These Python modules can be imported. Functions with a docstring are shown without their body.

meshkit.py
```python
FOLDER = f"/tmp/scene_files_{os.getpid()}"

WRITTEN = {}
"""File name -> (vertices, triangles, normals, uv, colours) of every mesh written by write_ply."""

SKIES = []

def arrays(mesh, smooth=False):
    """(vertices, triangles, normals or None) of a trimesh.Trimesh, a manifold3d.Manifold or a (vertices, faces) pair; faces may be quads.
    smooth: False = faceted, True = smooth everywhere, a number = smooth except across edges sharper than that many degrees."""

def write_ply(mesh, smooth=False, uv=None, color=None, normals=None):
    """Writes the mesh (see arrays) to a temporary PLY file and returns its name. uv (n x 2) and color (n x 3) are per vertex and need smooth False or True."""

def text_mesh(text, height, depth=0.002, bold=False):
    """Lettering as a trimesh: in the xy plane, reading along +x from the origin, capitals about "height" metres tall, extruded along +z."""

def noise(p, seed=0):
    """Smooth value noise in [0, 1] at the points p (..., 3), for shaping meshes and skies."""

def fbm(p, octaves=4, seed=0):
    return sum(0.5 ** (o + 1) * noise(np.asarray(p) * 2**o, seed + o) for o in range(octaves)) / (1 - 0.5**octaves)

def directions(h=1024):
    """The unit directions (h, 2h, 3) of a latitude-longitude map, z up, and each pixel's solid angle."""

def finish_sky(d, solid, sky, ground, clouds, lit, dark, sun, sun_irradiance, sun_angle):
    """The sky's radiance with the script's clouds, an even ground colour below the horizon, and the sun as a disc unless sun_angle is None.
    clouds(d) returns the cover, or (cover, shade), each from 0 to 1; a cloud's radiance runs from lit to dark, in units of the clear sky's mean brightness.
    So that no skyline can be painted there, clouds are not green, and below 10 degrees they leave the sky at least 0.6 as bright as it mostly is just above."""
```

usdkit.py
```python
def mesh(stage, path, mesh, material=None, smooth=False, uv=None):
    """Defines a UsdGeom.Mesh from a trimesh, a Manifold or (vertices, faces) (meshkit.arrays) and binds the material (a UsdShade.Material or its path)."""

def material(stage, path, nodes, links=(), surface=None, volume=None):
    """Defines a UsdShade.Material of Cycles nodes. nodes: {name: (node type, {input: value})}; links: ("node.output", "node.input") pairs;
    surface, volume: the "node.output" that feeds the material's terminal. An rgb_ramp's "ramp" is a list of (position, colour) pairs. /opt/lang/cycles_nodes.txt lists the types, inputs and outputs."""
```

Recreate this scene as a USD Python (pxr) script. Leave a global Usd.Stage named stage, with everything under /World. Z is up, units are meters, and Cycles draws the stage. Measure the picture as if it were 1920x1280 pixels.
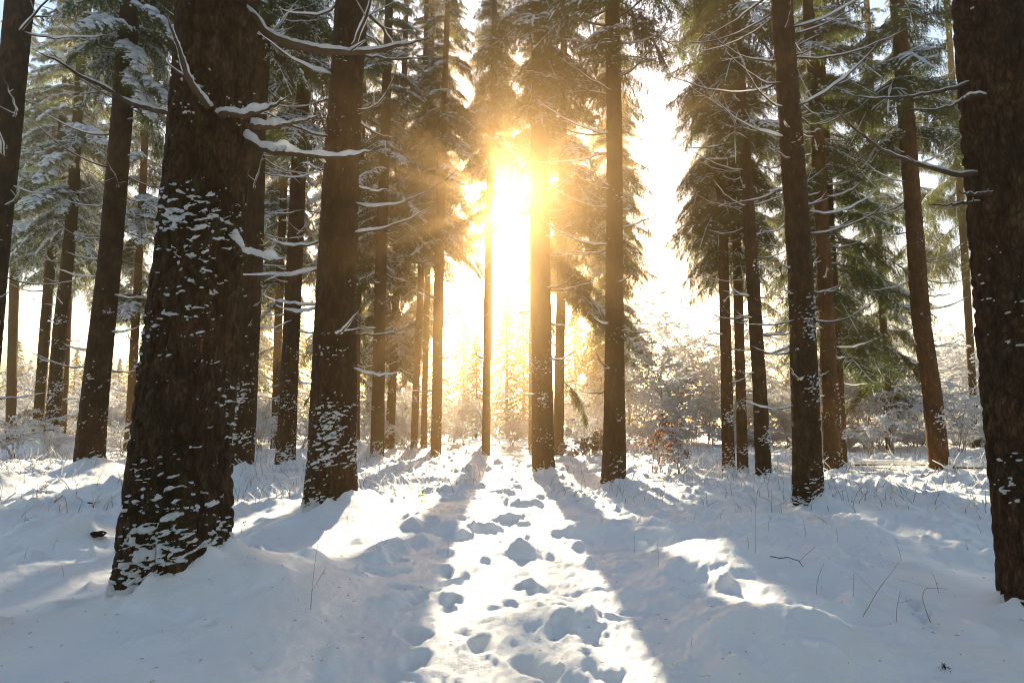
import math, numpy as np, trimesh, usdkit, meshkit
from pxr import Usd, UsdGeom, UsdLux, UsdShade, Sdf, Gf, Vt
from scipy.spatial import cKDTree

stage = Usd.Stage.CreateInMemory()
UsdGeom.SetStageUpAxis(stage, UsdGeom.Tokens.z)
UsdGeom.SetStageMetersPerUnit(stage, 1.0)
UsdGeom.Xform.Define(stage, '/World')
UsdGeom.Scope.Define(stage, '/World/Looks')

# ------------------------------------------------------------------ camera, sky, sun, exposure
FPX, PITCH, EYE = 1100.0, math.radians(7.88), np.array([0.0, 0.0, 1.15])     # focal length in pixels of a 1920 wide frame
EXPOSURE = 2.1
SUN_PX = (942, 376)
SKY_STRENGTH, SUN_INTENSITY = 0.07, 1.25
FWD = np.array([0, math.cos(PITCH), math.sin(PITCH)]); UPV = np.array([0, -math.sin(PITCH), math.cos(PITCH)]); RGT = np.array([1.0, 0, 0])
def ray(px, py):
    d = RGT * ((px - 960) / FPX) + UPV * ((640 - py) / FPX) + FWD
    return d
def at(px, py, Y):
    d = ray(px, py); return EYE + d * (Y / d[1])
def ground_at(px, py, z=0.0):
    d = ray(px, py); return EYE + d * ((z - EYE[2]) / d[2])
SUN = ray(*SUN_PX); SUN /= np.linalg.norm(SUN)
ELEV, ROT = math.asin(SUN[2]), math.atan2(SUN[0], SUN[1])

cam = UsdGeom.Camera.Define(stage, '/World/camera')
cam.CreateHorizontalApertureAttr(36.0); cam.CreateVerticalApertureAttr(24.0)
cam.CreateFocalLengthAttr(36.0 * FPX / 1920); cam.CreateFStopAttr(0.0)
cam.CreateClippingRangeAttr((0.05, 5000.0)); cam.CreateExposureAttr(EXPOSURE)
m = Gf.Matrix4d(1.0)
for i, v in enumerate((RGT, UPV, -FWD, EYE)):
    m.SetRow(i, Gf.Vec4d(*map(float, v), 1.0 if i == 3 else 0.0))
cam.AddTransformOp().Set(m)

dome = UsdLux.DomeLight.Define(stage, '/World/sky')
sky = usdkit.material(stage, '/World/Looks/sky_light', {
    "s": ("sky_texture", {"sky_type": "single_scattering", "sun_disc": False, "sun_elevation": ELEV, "sun_rotation": ROT, "altitude": 200.0, "air_density": 1.5, "aerosol_density": 0.6, "ozone_density": 3.0}),
    "tc": ("texture_coordinate", {}),
    "dot": ("vector_math", {"math_type": "dot_product", "vector2": tuple(SUN)}),
    "disc": ("map_range", {"range_type": "smoothstep", "from_min": math.cos(math.radians(1.2)), "from_max": math.cos(math.radians(1.0)), "to_min": 0.0, "to_max": 1.0, "clamp": True}),
    "mx": ("mix", {"mix_type": "mix", "color2": (300.0, 250.0, 160.0)}),
    "b": ("background_shader", {"strength": SKY_STRENGTH})},
    [("tc.generated", "dot.vector1"), ("dot.value", "disc.value"), ("disc.result", "mx.fac"), ("s.color", "mx.color1"), ("mx.color", "b.color")], surface="b.background")
UsdShade.MaterialBindingAPI.Apply(dome.GetPrim()).Bind(sky)
dome.GetPrim().SetCustomDataByKey('kind', 'structure')

sun = UsdLux.DistantLight.Define(stage, '/World/sun')
sun.CreateIntensityAttr(SUN_INTENSITY); sun.CreateNormalizeAttr(True); sun.CreateAngleAttr(0.5); sun.CreateColorAttr((1.0, 0.83, 0.56))
z = SUN; x = np.cross([0, 0, 1.0], z); x /= np.linalg.norm(x); y = np.cross(z, x)
m = Gf.Matrix4d(1.0)
for i, v in enumerate((x, y, z)):
    m.SetRow(i, Gf.Vec4d(*map(float, v), 0.0))
sun.AddTransformOp().Set(m)

# ------------------------------------------------------------------ helpers
taken = {}
def numbered(path):
    n = taken.get(path, 0); taken[path] = n + 1
    return path if n == 0 else f'{path}_{n:03d}'
def tag(p, label=None, cat=None, group=None, kind=None):
    p = p.GetPrim() if hasattr(p, 'GetPrim') else p
    for k, v in (('label', label), ('category', cat), ('group', group), ('kind', kind)):
        if v: p.SetCustomDataByKey(k, v)
    return p
def thing(name, label, cat, loc=(0, 0, 0), rz=0.0, s=1.0, group=None, tilt=0.0):
    xf = UsdGeom.Xform.Define(stage, numbered('/World/' + name))
    xf.AddTranslateOp().Set(Gf.Vec3d(*map(float, loc)))
    if rz: xf.AddRotateZOp().Set(math.degrees(rz))
    if tilt: xf.AddRotateXOp().Set(math.degrees(tilt))
    if s != 1.0: xf.AddScaleOp().Set(Gf.Vec3f(s, s, s))
    tag(xf, label, cat, group); return xf.GetPrim()
def obj(name, mesh, mat, parent=None, smooth=False):
    base = str(parent.GetPath()) if parent else '/World'
    return usdkit.mesh(stage, numbered(f'{base}/{name}'), mesh, mat, smooth).GetPrim()
def cat_mesh(parts):
    vs, fs, n = [], [], 0
    for v, f in parts:
        if len(f) == 0: continue
        vs.append(v); fs.append(f + n); n += len(v)
    if not vs: return np.zeros((0, 3)), np.zeros((0, 3), int)
    return np.vstack(vs), np.vstack(fs)
def frames(P):
    t = np.gradient(P, axis=1); t /= np.linalg.norm(t, axis=2, keepdims=True) + 1e-12
    s = np.cross(t, [0, 0, 1.0]); L = np.linalg.norm(s, axis=2, keepdims=True)
    s = np.where(L > 0.05, s / np.maximum(L, 1e-9), [1.0, 0, 0])
    u = np.cross(s, t); u /= np.linalg.norm(u, axis=2, keepdims=True) + 1e-12
    s = np.cross(t, u)
    return t, s, u
def grid_faces(m, n, k):
    a, i, j = np.meshgrid(np.arange(m), np.arange(n - 1), np.arange(k), indexing='ij')
    b = a * n * k
    p, q = b + i * k + j, b + i * k + (j + 1) % k
    r, w = q + k, p + k
    return np.concatenate([np.stack([p, q, r], -1).reshape(-1, 3), np.stack([p, r, w], -1).reshape(-1, 3)])
def tubes(P, R, sides=4):
    """P (m, n, 3) polylines, R (m, n) radii -> one mesh."""
    P = np.asarray(P, float); R = np.asarray(R, float)
    t, s, u = frames(P); m_, n_ = P.shape[:2]
    a = np.arange(sides) * 2 * np.pi / sides + 0.4
    v = P[:, :, None] + R[:, :, None, None] * (np.cos(a)[None, None, :, None] * s[:, :, None] + np.sin(a)[None, None, :, None] * u[:, :, None])
    return v.reshape(-1, 3), grid_faces(m_, n_, sides)
CS = np.array([(-1, 0), (-.8, .62), (0, 1.0), (.8, .62), (1, 0), (0, -.25)])
CS4 = np.array([(-1, 0), (0, 1.0), (1, 0), (0, -.2)])
def ridges(P, R, W, H, full=True):
    """Snow lying along polylines: half width W, height H (m, n)."""
    P = np.asarray(P, float); t, s, u = frames(P); cs = CS if full else CS4
    flat = np.sqrt(np.clip(1 - t[..., 2] ** 2, 0, 1))
    W, H = W * (0.35 + 0.65 * flat), H * flat
    hor = s.copy(); hor[..., 2] *= 0.4
    upz = u * 0.5 + np.array([0, 0, 0.5])
    base = P + u * (R * 0.55)[..., None]
    v = base[:, :, None] + (W[:, :, None] * cs[None, None, :, 0])[..., None] * hor[:, :, None] + (H[:, :, None] * cs[None, None, :, 1])[..., None] * upz[:, :, None]
    return v.reshape(-1, 3), grid_faces(P.shape[0], P.shape[1], len(cs))
def resample(pts, n):
    pts = np.asarray(pts, float)
    if len(pts) > 2:
        from scipy.interpolate import PchipInterpolator
        d = np.r_[0, np.cumsum(np.linalg.norm(np.diff(pts, axis=0), axis=1))]
        return PchipInterpolator(d, pts)(np.linspace(0, d[-1], n))
    return pts[0] + (pts[1] - pts[0]) * np.linspace(0, 1, n)[:, None]
def wob(n, rng, lo=4):
    k = max(3, n // lo); return np.interp(np.linspace(0, 1, n), np.linspace(0, 1, k), rng.normal(0, 1, k))

# ------------------------------------------------------------------ materials
L_ = '/World/Looks/'
M = {}
M['snow'] = usdkit.material(stage, L_ + 'snow', {
    "g": ("geometry", {}),
    "n1": ("noise_texture", {"scale": 9.0, "detail": 4.0, "roughness": 0.6}), "n2": ("noise_texture", {"scale": 130.0, "detail": 4.0, "roughness": 0.75}),
    "add": ("math", {"math_type": "multiply_add", "value2": 0.35}),
    "bump": ("bump", {"strength": 0.8, "distance": 0.025}),
    "nc": ("noise_texture", {"scale": 2.2, "detail": 3.0}), "ramp": ("rgb_ramp", {"ramp": [(0.35, (.80, .83, .87)), (0.65, (.87, .885, .90))]}),
    "p": ("principled_bsdf", {"roughness": 0.55, "specular_ior_level": 0.25, "ior": 1.31}), "tr": ("translucent_bsdf", {"color": (.80, .86, .92)}), "mx": ("mix_closure", {"fac": 0.06})},
    [("g.position", "n1.vector"), ("g.position", "n2.vector"), ("n2.fac", "add.value1"), ("n1.fac", "add.value3"), ("add.value", "bump.height"),
     ("g.position", "nc.vector"), ("nc.fac", "ramp.fac"), ("ramp.color", "p.base_color"), ("bump.normal", "p.normal"), ("p.BSDF", "mx.closure1"), ("tr.BSDF", "mx.closure2")], surface="mx.closure")
M['powder'] = usdkit.material(stage, L_ + 'powder_snow', {
    "d": ("diffuse_bsdf", {"color": (.88, .895, .91)}), "t": ("translucent_bsdf", {"color": (.88, .89, .90)}), "m": ("mix_closure", {"fac": 0.5})},
    [("d.BSDF", "m.closure1"), ("t.BSDF", "m.closure2")], surface="m.closure")
def bark(name, dark, mid, light, scale=1.0):
    return usdkit.material(stage, L_ + name, {
        "g": ("geometry", {}), "map": ("mapping", {"scale": (14.0 * scale, 14.0 * scale, 4.5 * scale)}), "map2": ("mapping", {"scale": (55.0, 55.0, 22.0)}),
        "v": ("voronoi_texture", {"scale": 2.6, "feature": "distance_to_edge", "randomness": 1.0}), "warp": ("vector_math", {"math_type": "multiply_add", "vector2": (1.3, 1.3, 1.3)}),
        "n": ("noise_texture", {"scale": 1.0, "detail": 6.0, "roughness": 0.7, "distortion": 0.6}), "n2": ("noise_texture", {"scale": 1.0, "detail": 4.0, "roughness": 0.65}),
        "n3": ("noise_texture", {"scale": 2.3, "detail": 5.0, "roughness": 0.6}),
        "cr": ("map_range", {"from_min": 0.0, "from_max": 0.16, "to_min": 0.0, "to_max": 1.0, "clamp": True}),
        "mixh": ("math", {"math_type": "multiply_add", "value2": 0.3}), "mixh2": ("math", {"math_type": "multiply_add", "value2": 0.5}),
        "ramp": ("rgb_ramp", {"ramp": [(0.28, dark), (0.5, mid), (0.72, light)]}),
        "big": ("rgb_ramp", {"ramp": [(0.32, (.60, .68, .56)), (0.48, (.95, .92, .85)), (0.7, (1.5, 1.25, 1.1))]}),
        "mul": ("mix", {"mix_type": "multiply", "fac": 1.0}), "mul2": ("mix", {"mix_type": "multiply", "fac": 0.6}), "mul3": ("mix", {"mix_type": "multiply", "fac": 0.45}), "crk": ("rgb_ramp", {"ramp": [(0.0, (.25, .22, .2)), (0.6, (1, 1, 1))]}),
        "bump": ("bump", {"strength": 1.0, "distance": 0.05}),
        "p": ("principled_bsdf", {"roughness": 0.9, "specular_ior_level": 0.15})},
        [("g.position", "map.vector"), ("g.position", "map2.vector"), ("n.color", "warp.vector1"), ("map.vector", "warp.vector3"), ("warp.vector", "v.vector"), ("map.vector", "n.vector"), ("map2.vector", "n2.vector"), ("g.position", "n3.vector"),
         ("v.distance", "cr.value"), ("cr.result", "mixh.value1"), ("n.fac", "mixh.value3"), ("n2.fac", "mixh2.value1"), ("mixh.value", "mixh2.value3"), ("mixh2.value", "bump.height"),
         ("n.fac", "ramp.fac"), ("n3.fac", "big.fac"), ("ramp.color", "mul.color1"), ("big.color", "mul.color2"), ("mul.color", "mul2.color1"), ("n2.color", "mul2.color2"),
         ("cr.result", "crk.fac"), ("mul2.color", "mul3.color1"), ("crk.color", "mul3.color2"), ("mul3.color", "p.base_color"), ("bump.normal", "p.normal")], surface="p.BSDF")
M['bark'] = bark('spruce_bark', (.030, .017, .009), (.085, .050, .026), (.17, .108, .060))
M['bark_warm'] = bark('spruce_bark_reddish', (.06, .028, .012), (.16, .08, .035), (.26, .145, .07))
def plain(name, col, trans=0.0, var=0.25):
    hi = tuple(min(1, c * (1 + var)) for c in col); lo = tuple(c * (1 - var) for c in col)
    nodes = {"g": ("geometry", {}), "n": ("noise_texture", {"scale": 3.0, "detail": 3.0}), "r": ("rgb_ramp", {"ramp": [(0.3, lo), (0.7, hi)]}), "d": ("diffuse_bsdf", {})}
    links = [("g.position", "n.vector"), ("n.fac", "r.fac"), ("r.color", "d.color")]
    if not trans:
        return usdkit.material(stage, L_ + name, nodes, links, surface="d.BSDF")
    nodes |= {"t": ("translucent_bsdf", {}), "gain": ("mix", {"mix_type": "multiply", "fac": 1.0, "color2": (1.5, 1.5, 0.7)}), "m": ("mix_closure", {"fac": trans})}
    links += [("r.color", "gain.color1"), ("gain.color", "t.color"), ("d.BSDF", "m.closure1"), ("t.BSDF", "m.closure2")]
    return usdkit.material(stage, L_ + name, nodes, links, surface="m.closure")
M['needles'] = plain('needles', (.075, .098, .050), 0.5, 0.4)
M['twig'] = plain('dead_twig', (.078, .053, .035), 0, 0.3)
M['shrub'] = plain('shrub_bark', (.24, .17, .12), 0, 0.3)
M['straw'] = plain('dry_straw', (.36, .25, .12), 0.3, 0.3)
M['beech'] = plain('brown_beech_leaf', (.24, .085, .04), 0.4, 0.35)
M['green'] = plain('green_leaf', (.16, .22, .03), 0.4, 0.25)
M['hollow'] = plain('rotten_wood', (.05, .035, .02), 0, 0.3)
M['dead_leaves'] = plain('brushwood', (.20, .13, .085), 0.2, 0.3)

# ------------------------------------------------------------------ the trees: pixel paths of the trunks
# key: Y distance, path [(px, py, width px)] from the bare foot upwards, live crown from/to, bough length, snowiness, number of dead branches, label
TREES = [
 dict(n='big', Y=3.95, path=[(327,1090,196),(340,860,172),(352,700,160),(372,500,147),(390,300,140),(411,0,137)], z0=9.5, H=25, R=2.6, snow=.5, dead=0, patch=.62, lab='massive dark spruce trunk with snow flecks and snowy side branches, nearest on the left'),
 dict(n='right', Y=3.6, path=[(1975,1155,158),(1962,950,158),(1928,640,150),(1895,300,142),(1868,0,130)], z0=9.5, H=25, R=2.6, snow=.3, dead=0, patch=.12, lab='huge dark spruce trunk cut off by the right picture edge'),
 dict(n='centre', Y=7.2, path=[(617,955,102),(622,860,88),(632,500,72),(641,300,63),(659,0,58)], z0=10.5, H=25, R=2.6, snow=.5, dead=26, patch=.55, lab='thick brown spruce trunk with a snow drift heaped on the right of its foot'),
 dict(n='r4', Y=8.6, path=[(1516,948,56),(1513,840,50),(1500,500,43),(1483,250,40),(1465,0,36)], z0=9.0, H=23, R=2.4, snow=.4, dead=46, patch=.9, lab='spruce trunk with its right side plastered in snow, foot bare on the left'),
 dict(n='edge', Y=10.0, path=[(-48,880,50),(-8,430,46),(8,300,44),(37,0,42)], z0=9.0, H=23, R=2.6, snow=.8, dead=26, patch=.3, lab='leaning spruce trunk crossing the upper left corner'),
 dict(n='l1', Y=13.0, path=[(166,868,50),(178,740,44),(205,500,38),(226,250,35),(245,0,31)], z0=9.5, H=23, R=2.6, snow=.8, dead=46, patch=.25, lab='straight spruce trunk with many thin snowy branches, left of the massive trunk'),
 dict(n='l2', Y=12.0, path=[(449,880,50),(456,740,48),(468,500,46),(478,250,38),(494,0,32)], z0=9.5, H=23, R=2.4, snow=.6, dead=34, patch=.5, lab='spruce trunk close behind the right side of the massive trunk'),
 dict(n='l3', Y=15.0, path=[(535,872,36),(541,740,32),(552,500,29),(563,250,26),(580,0,22)], z0=9.0, H=23, R=2.4, snow=.6, dead=36, patch=.6, lab='slim spruce trunk with snowy ridge on its right, just left of the thick trunk'),
 dict(n='m1', Y=20.0, path=[(707,860,26),(710,700,23),(714,500,21),(722,250,18),(730,0,15)], z0=6.5, H=23, R=2.5, snow=.6, dead=30, patch=.5, lab='slim spruce trunk just right of the thick trunk with the snow drift'),
 dict(n='m2', Y=21.0, path=[(817,862,20),(820,700,19),(823,500,18),(830,250,13),(840,0,10)], z0=7.5, H=22, R=2.3, snow=.5, dead=34, patch=.2, warm=1, lab='sunlit orange spruce trunk with pale stubs, left of the bright snow'),
 dict(n='m3', Y=21.5, path=[(911,865,16),(914,600,15),(917,400,13),(924,200,11),(928,0,9)], z0=10.5, H=24, R=1.7, snow=.3, dead=8, patch=.1, warm=1, lab='lone thin orange trunk standing right under the sun'),
 dict(n='c1', Y=14.0, path=[(1018,885,43),(1017,740,39),(1013,500,37),(1012,250,33),(1012,0,28)], z0=9.5, H=23, R=2.2, snow=.4, dead=30, patch=.3, lab='mossy spruce trunk with white snow collar, just right of the sun'),
 dict(n='c2', Y=11.8, path=[(1152,906,46),(1152,740,38),(1152,500,32),(1152,250,29),(1148,0,26)], z0=9.0, H=23, R=2.3, snow=.4, dead=40, patch=.2, lab='spruce trunk with a flared foot beside the brown-leaved beech bush'),
 dict(n='r1', Y=15.5, path=[(1366,882,23),(1362,700,21),(1356,450,17),(1345,200,14),(1335,0,12)], z0=5.8, H=22, R=2.2, snow=.2, dead=8, patch=.08, warm=1, lab='leftmost of the three slim trunks close together right of the sunny gap'),
 dict(n='r2', Y=16.0, path=[(1393,882,20),(1388,700,18),(1383,500,16),(1370,200,13),(1362,0,11)], z0=6.0, H=22, R=2.1, snow=.2, dead=10, patch=.15, warm=1, lab='middle and thinnest of the three slim trunks right of the sunny gap'),
 dict(n='r3', Y=12.8, path=[(1432,895,29),(1425,740,25),(1410,500,23),(1395,250,19),(1377,0,15)], z0=8.0, H=22, R=2.2, snow=.3, dead=44, patch=.5, lab='rightmost of the three slim trunks, with many curved snowy branches'),
 dict(n='r5', Y=14.5, path=[(1562,884,32),(1556,740,29),(1545,500,26),(1532,250,22),(1514,0,18)], z0=8.0, H=22, R=2.2, snow=.3, dead=34, patch=.4, warm=1, lab='reddish spruce trunk partly hidden behind the snow-plastered trunk'),
 dict(n='r6', Y=16.5, path=[(1581,876,15),(1575,740,15),(1561,500,15),(1548,250,14),(1532,0,13)], z0=3.4, H=22, R=2.7, snow=.2, dead=10, patch=.3, warm=1, lab='thin trunk tight behind the reddish trunk, with low hanging green boughs'),
 dict(n='r7', Y=14.5, path=[(1762,880,34),(1748,740,31),(1727,600,30),(1705,300,27),(1682,0,24)], z0=8.5, H=22, R=2.6, snow=.3, dead=34, patch=.1, warm=1, lab='spruce trunk leaning to the left before the frosted thicket, right side'),
 # thin ones farther back
 dict(n='f1', Y=24., path=[(72,790,18),(86,600,17),(100,430,15),(125,150,12),(135,0,10)], z0=8.5, H=23, R=2.6, snow=.9, dead=12, patch=.2, lab='thin dark trunk, left one of the pair far off in the left clearing'),
 dict(n='f2', Y=22., path=[(98,800,24),(112,620,22),(133,430,19),(150,150,15),(158,0,12)], z0=8.5, H=23, R=2.6, snow=.9, dead=14, patch=.8, lab='snow-crusted trunk, right one of the pair far off in the left clearing'),
 dict(n='f3', Y=27., path=[(118,800,11),(124,620,11),(134,430,10),(150,0,8)], z0=9.0, H=23, R=2.4, snow=.9, dead=0, patch=0, warm=1, lab='very thin orange trunk right behind the snow-crusted trunk'),
 dict(n='f4', Y=24., path=[(244,790,15),(252,640,14),(262,470,13),(275,200,11),(283,0,10)], z0=5.5, H=23, R=2.5, snow=.8, dead=10, patch=.3, warm=1, lab='thin trunk under snowy boughs between the many-branched trunk and the massive one'),
 dict(n='f5', Y=25., path=[(517,800,16),(521,640,15),(526,480,14),(540,200,11),(548,0,9)], z0=6.5, H=23, R=2.4, snow=.6, dead=12, patch=.3, lab='thin trunk glimpsed left of the slim snowy-ridged trunk'),
 dict(n='f6', Y=22., path=[(667,830,15),(668,640,14),(672,480,13),(680,200,11),(686,0,10)], z0=5.5, H=23, R=2.5, snow=.6, dead=10, patch=.5, warm=1, lab='thin trunk peeping out along the right side of the thick trunk'),
 dict(n='f7', Y=25., path=[(732,800,17),(739,640,15),(746,480,13),(756,200,11),(762,0,9)], z0=4.5, H=23, R=2.3, snow=.5, dead=14, patch=.2, warm=1, lab='thin leaning trunk in the green-leaved gap, third right of the thick trunk'),
 dict(n='f8', Y=24., path=[(776,842,14),(781,700,13),(789,540,12),(796,200,10),(800,0,8)], z0=6.5, H=22, R=2.2, snow=.5, dead=16, patch=.2, warm=1, lab='left one of two thin orange trunks close together left of the bright snow'),
 dict(n='f9', Y=25., path=[(794,846,12),(797,700,11),(801,560,11),(808,200,9),(812,0,7)], z0=7.0, H=22, R=2.1, snow=.5, dead=16, patch=.2, warm=1, lab='right one of two thin orange trunks close together left of the bright snow'),
 dict(n='f10', Y=23., path=[(996,858,11),(997,700,11),(998,500,10),(1000,200,9),(1000,0,8)], z0=9.0, H=23, R=2.0, snow=.4, dead=6, patch=.1, warm=1, lab='thin trunk half hidden behind the left side of the mossy trunk'),
 dict(n='f11', Y=21., path=[(1047,862,20),(1049,700,18),(1053,500,17),(1056,200,14),(1058,0,12)], z0=2.6, H=21, R=3.6, snow=.35, dead=8, patch=.1, warm=1, lab='broad green spruce with low boughs between the mossy trunk and the flared trunk'),
 # crowns only, their trunks lost among the others
 dict(n='g1', Y=30., path=[(20,800,16),(30,400,14),(45,0,10)], z0=10.5, H=24, R=3.2, snow=1., dead=0, patch=0, lab='snow-heaped spruce crown behind the leaning trunk in the upper left'),
 dict(n='g2', Y=29., path=[(205,790,12),(215,400,11),(228,0,9)], z0=8.0, H=23, R=3.2, snow=1., dead=0, patch=0, lab='spruce with snow-heaped boughs behind the many-branched left trunk'),
 dict(n='g3', Y=30., path=[(590,800,13),(597,400,12),(604,0,9)], z0=4.5, H=24, R=3.2, snow=.7, dead=0, patch=0, lab='snowy spruce filling the gap left of the thick trunk'),
 dict(n='g4', Y=31., path=[(862,815,12),(864,500,11),(868,0,8)], z0=6.2, H=24, R=2.9, snow=.5, dead=0, patch=0, lab='spruce high behind the sun with its dark tip just left above it'),
 dict(n='g5', Y=33., path=[(1125,820,12),(1125,500,11),(1120,0,8)], z0=3.5, H=23, R=3.4, snow=.35, dead=0, patch=0, lab='green spruce crown behind the flared trunk'),
 dict(n='g6', Y=26., path=[(1420,840,14),(1414,500,13),(1400,0,9)], z0=7.0, H=23, R=3.0, snow=.2, dead=0, patch=0, lab='dark spruce crown behind the three slim trunks'),
 dict(n='g7', Y=25., path=[(1668,830,13),(1650,500,12),(1625,0,9)], z0=2.6, H=22, R=2.7, snow=.3, dead=0, patch=0, lab='spruce with dark drooping boughs left of the leaning right-hand trunk'),
 dict(n='g8', Y=27., path=[(1830,830,13),(1810,500,12),(1775,0,9)], z0=9.5, H=22, R=2.8, snow=.2, dead=0, patch=0, lab='hanging spruce boughs against the sky left of the huge right trunk'),
 dict(n='g9', Y=34., path=[(700,815,11),(708,500,10),(716,0,8)], z0=4.0, H=24, R=3.0, snow=.7, dead=0, patch=0, lab='snowy spruce deep in the stand right of the thick trunk'),
 dict(n='g10', Y=36., path=[(420,815,11),(430,500,10),(446,0,8)], z0=5.0, H=24, R=3.2, snow=.8, dead=0, patch=0, lab='snowy spruce deep in the stand behind the massive trunk'),
 dict(n='h1', Y=27., path=[(62,800,13),(75,400,12),(95,0,9)], z0=9.5, H=24, R=3.3, snow=1., dead=0, patch=0, lab='snow-loaded spruce crown above the far pair of trunks, upper left'),
 dict(n='h2', Y=33., path=[(140,800,13),(152,400,12),(170,0,9)], z0=10.5, H=24, R=3.6, snow=1., dead=0, patch=0, lab='snow-loaded spruce crown between the far pair and the many-branched trunk'),
 dict(n='h3', Y=26., path=[(300,800,13),(312,400,12),(330,0,9)], z0=6.5, H=24, R=3.2, snow=.9, dead=0, patch=0, lab='snowy spruce boughs directly left of the massive trunk'),
 dict(n='h4', Y=28., path=[(505,800,13),(515,400,12),(530,0,9)], z0=5.0, H=24, R=3.0, snow=.7, dead=0, patch=0, lab='snowy spruce boughs between the two slim trunks left of the thick trunk'),
 dict(n='h5', Y=30., path=[(655,800,13),(662,400,12),(675,0,9)], z0=3.2, H=24, R=3.0, snow=.6, dead=0, patch=0, lab='snowy spruce hidden behind the thick trunk, boughs showing on both sides'),
 dict(n='h6', Y=28., path=[(765,815,12),(770,500,11),(778,0,8)], z0=4.2, H=24, R=2.6, snow=.6, dead=0, patch=0, lab='spruce with hanging twigs between the sunlit orange trunk and the slim trunk'),
 dict(n='h7', Y=27., path=[(935,815,12),(932,400,11),(928,0,8)], z0=11.2, H=25, R=3.0, snow=.35, dead=0, patch=0, lab='dark spruce crown hanging directly above the sun'),
 dict(n='h8', Y=29., path=[(1000,815,12),(1002,400,11),(1004,0,8)], z0=10.0, H=25, R=2.8, snow=.35, dead=0, patch=0, lab='spruce crown behind the top of the mossy trunk'),
 dict(n='h9', Y=26., path=[(1085,815,12),(1086,400,11),(1086,0,8)], z0=6.0, H=25, R=3.0, snow=.35, dead=0, patch=0, lab='spruce crown between the mossy trunk and the flared trunk, upper part'),
 dict(n='h10', Y=30., path=[(1150,815,12),(1150,400,11),(1146,0,8)], z0=8.0, H=23, R=2.6, snow=.35, dead=0, patch=0, lab='spruce crown behind the upper flared trunk'),
 dict(n='h11', Y=24., path=[(1345,830,14),(1338,400,12),(1325,0,9)], z0=7.6, H=24, R=2.9, snow=.2, dead=0, patch=0, lab='dark drooping crown bordering the bright sky gap on its right'),
 dict(n='h12', Y=28., path=[(1500,830,13),(1488,400,12),(1462,0,9)], z0=5.5, H=24, R=3.2, snow=.25, dead=0, patch=0, lab='dark spruce crown behind the snow-plastered trunk'),
 dict(n='h13', Y=24., path=[(1610,830,14),(1598,400,12),(1570,0,9)], z0=4.0, H=24, R=2.8, snow=.25, dead=0, patch=0, lab='green hanging boughs right of the reddish trunk'),
 dict(n='h14', Y=30., path=[(1735,830,13),(1716,400,12),(1685,0,9)], z0=8.2, H=24, R=3.2, snow=.25, dead=0, patch=0, lab='spruce crown behind the upper leaning right-hand trunk'),
 dict(n='h15', Y=25., path=[(1900,830,13),(1872,400,12),(1830,0,9)], z0=8.5, H=24, R=3.0, snow=.25, dead=0, patch=0, lab='spruce boughs touching the huge right trunk from behind'),
 dict(n='k1', Y=24., path=[(1,800,13),(1,400,12),(1,0,9)], z0=6.0, H=25, R=3.3, snow=.5, dead=0, patch=0, lab='glowing backlit spruce crown left of the sun'),
 dict(n='k2', Y=26., path=[(1,800,13),(1,400,12),(1,0,9)], z0=6.2, H=25, R=3.2, snow=.35, dead=0, patch=0, lab='glowing backlit spruce crown right of the sun'),
 dict(n='k3', Y=31., path=[(1,800,13),(1,400,12),(1,0,9)], z0=11.5, H=27, R=3.8, snow=.5, dead=0, patch=0, lab='wide spruce crown far behind and above the sun'),
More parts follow.
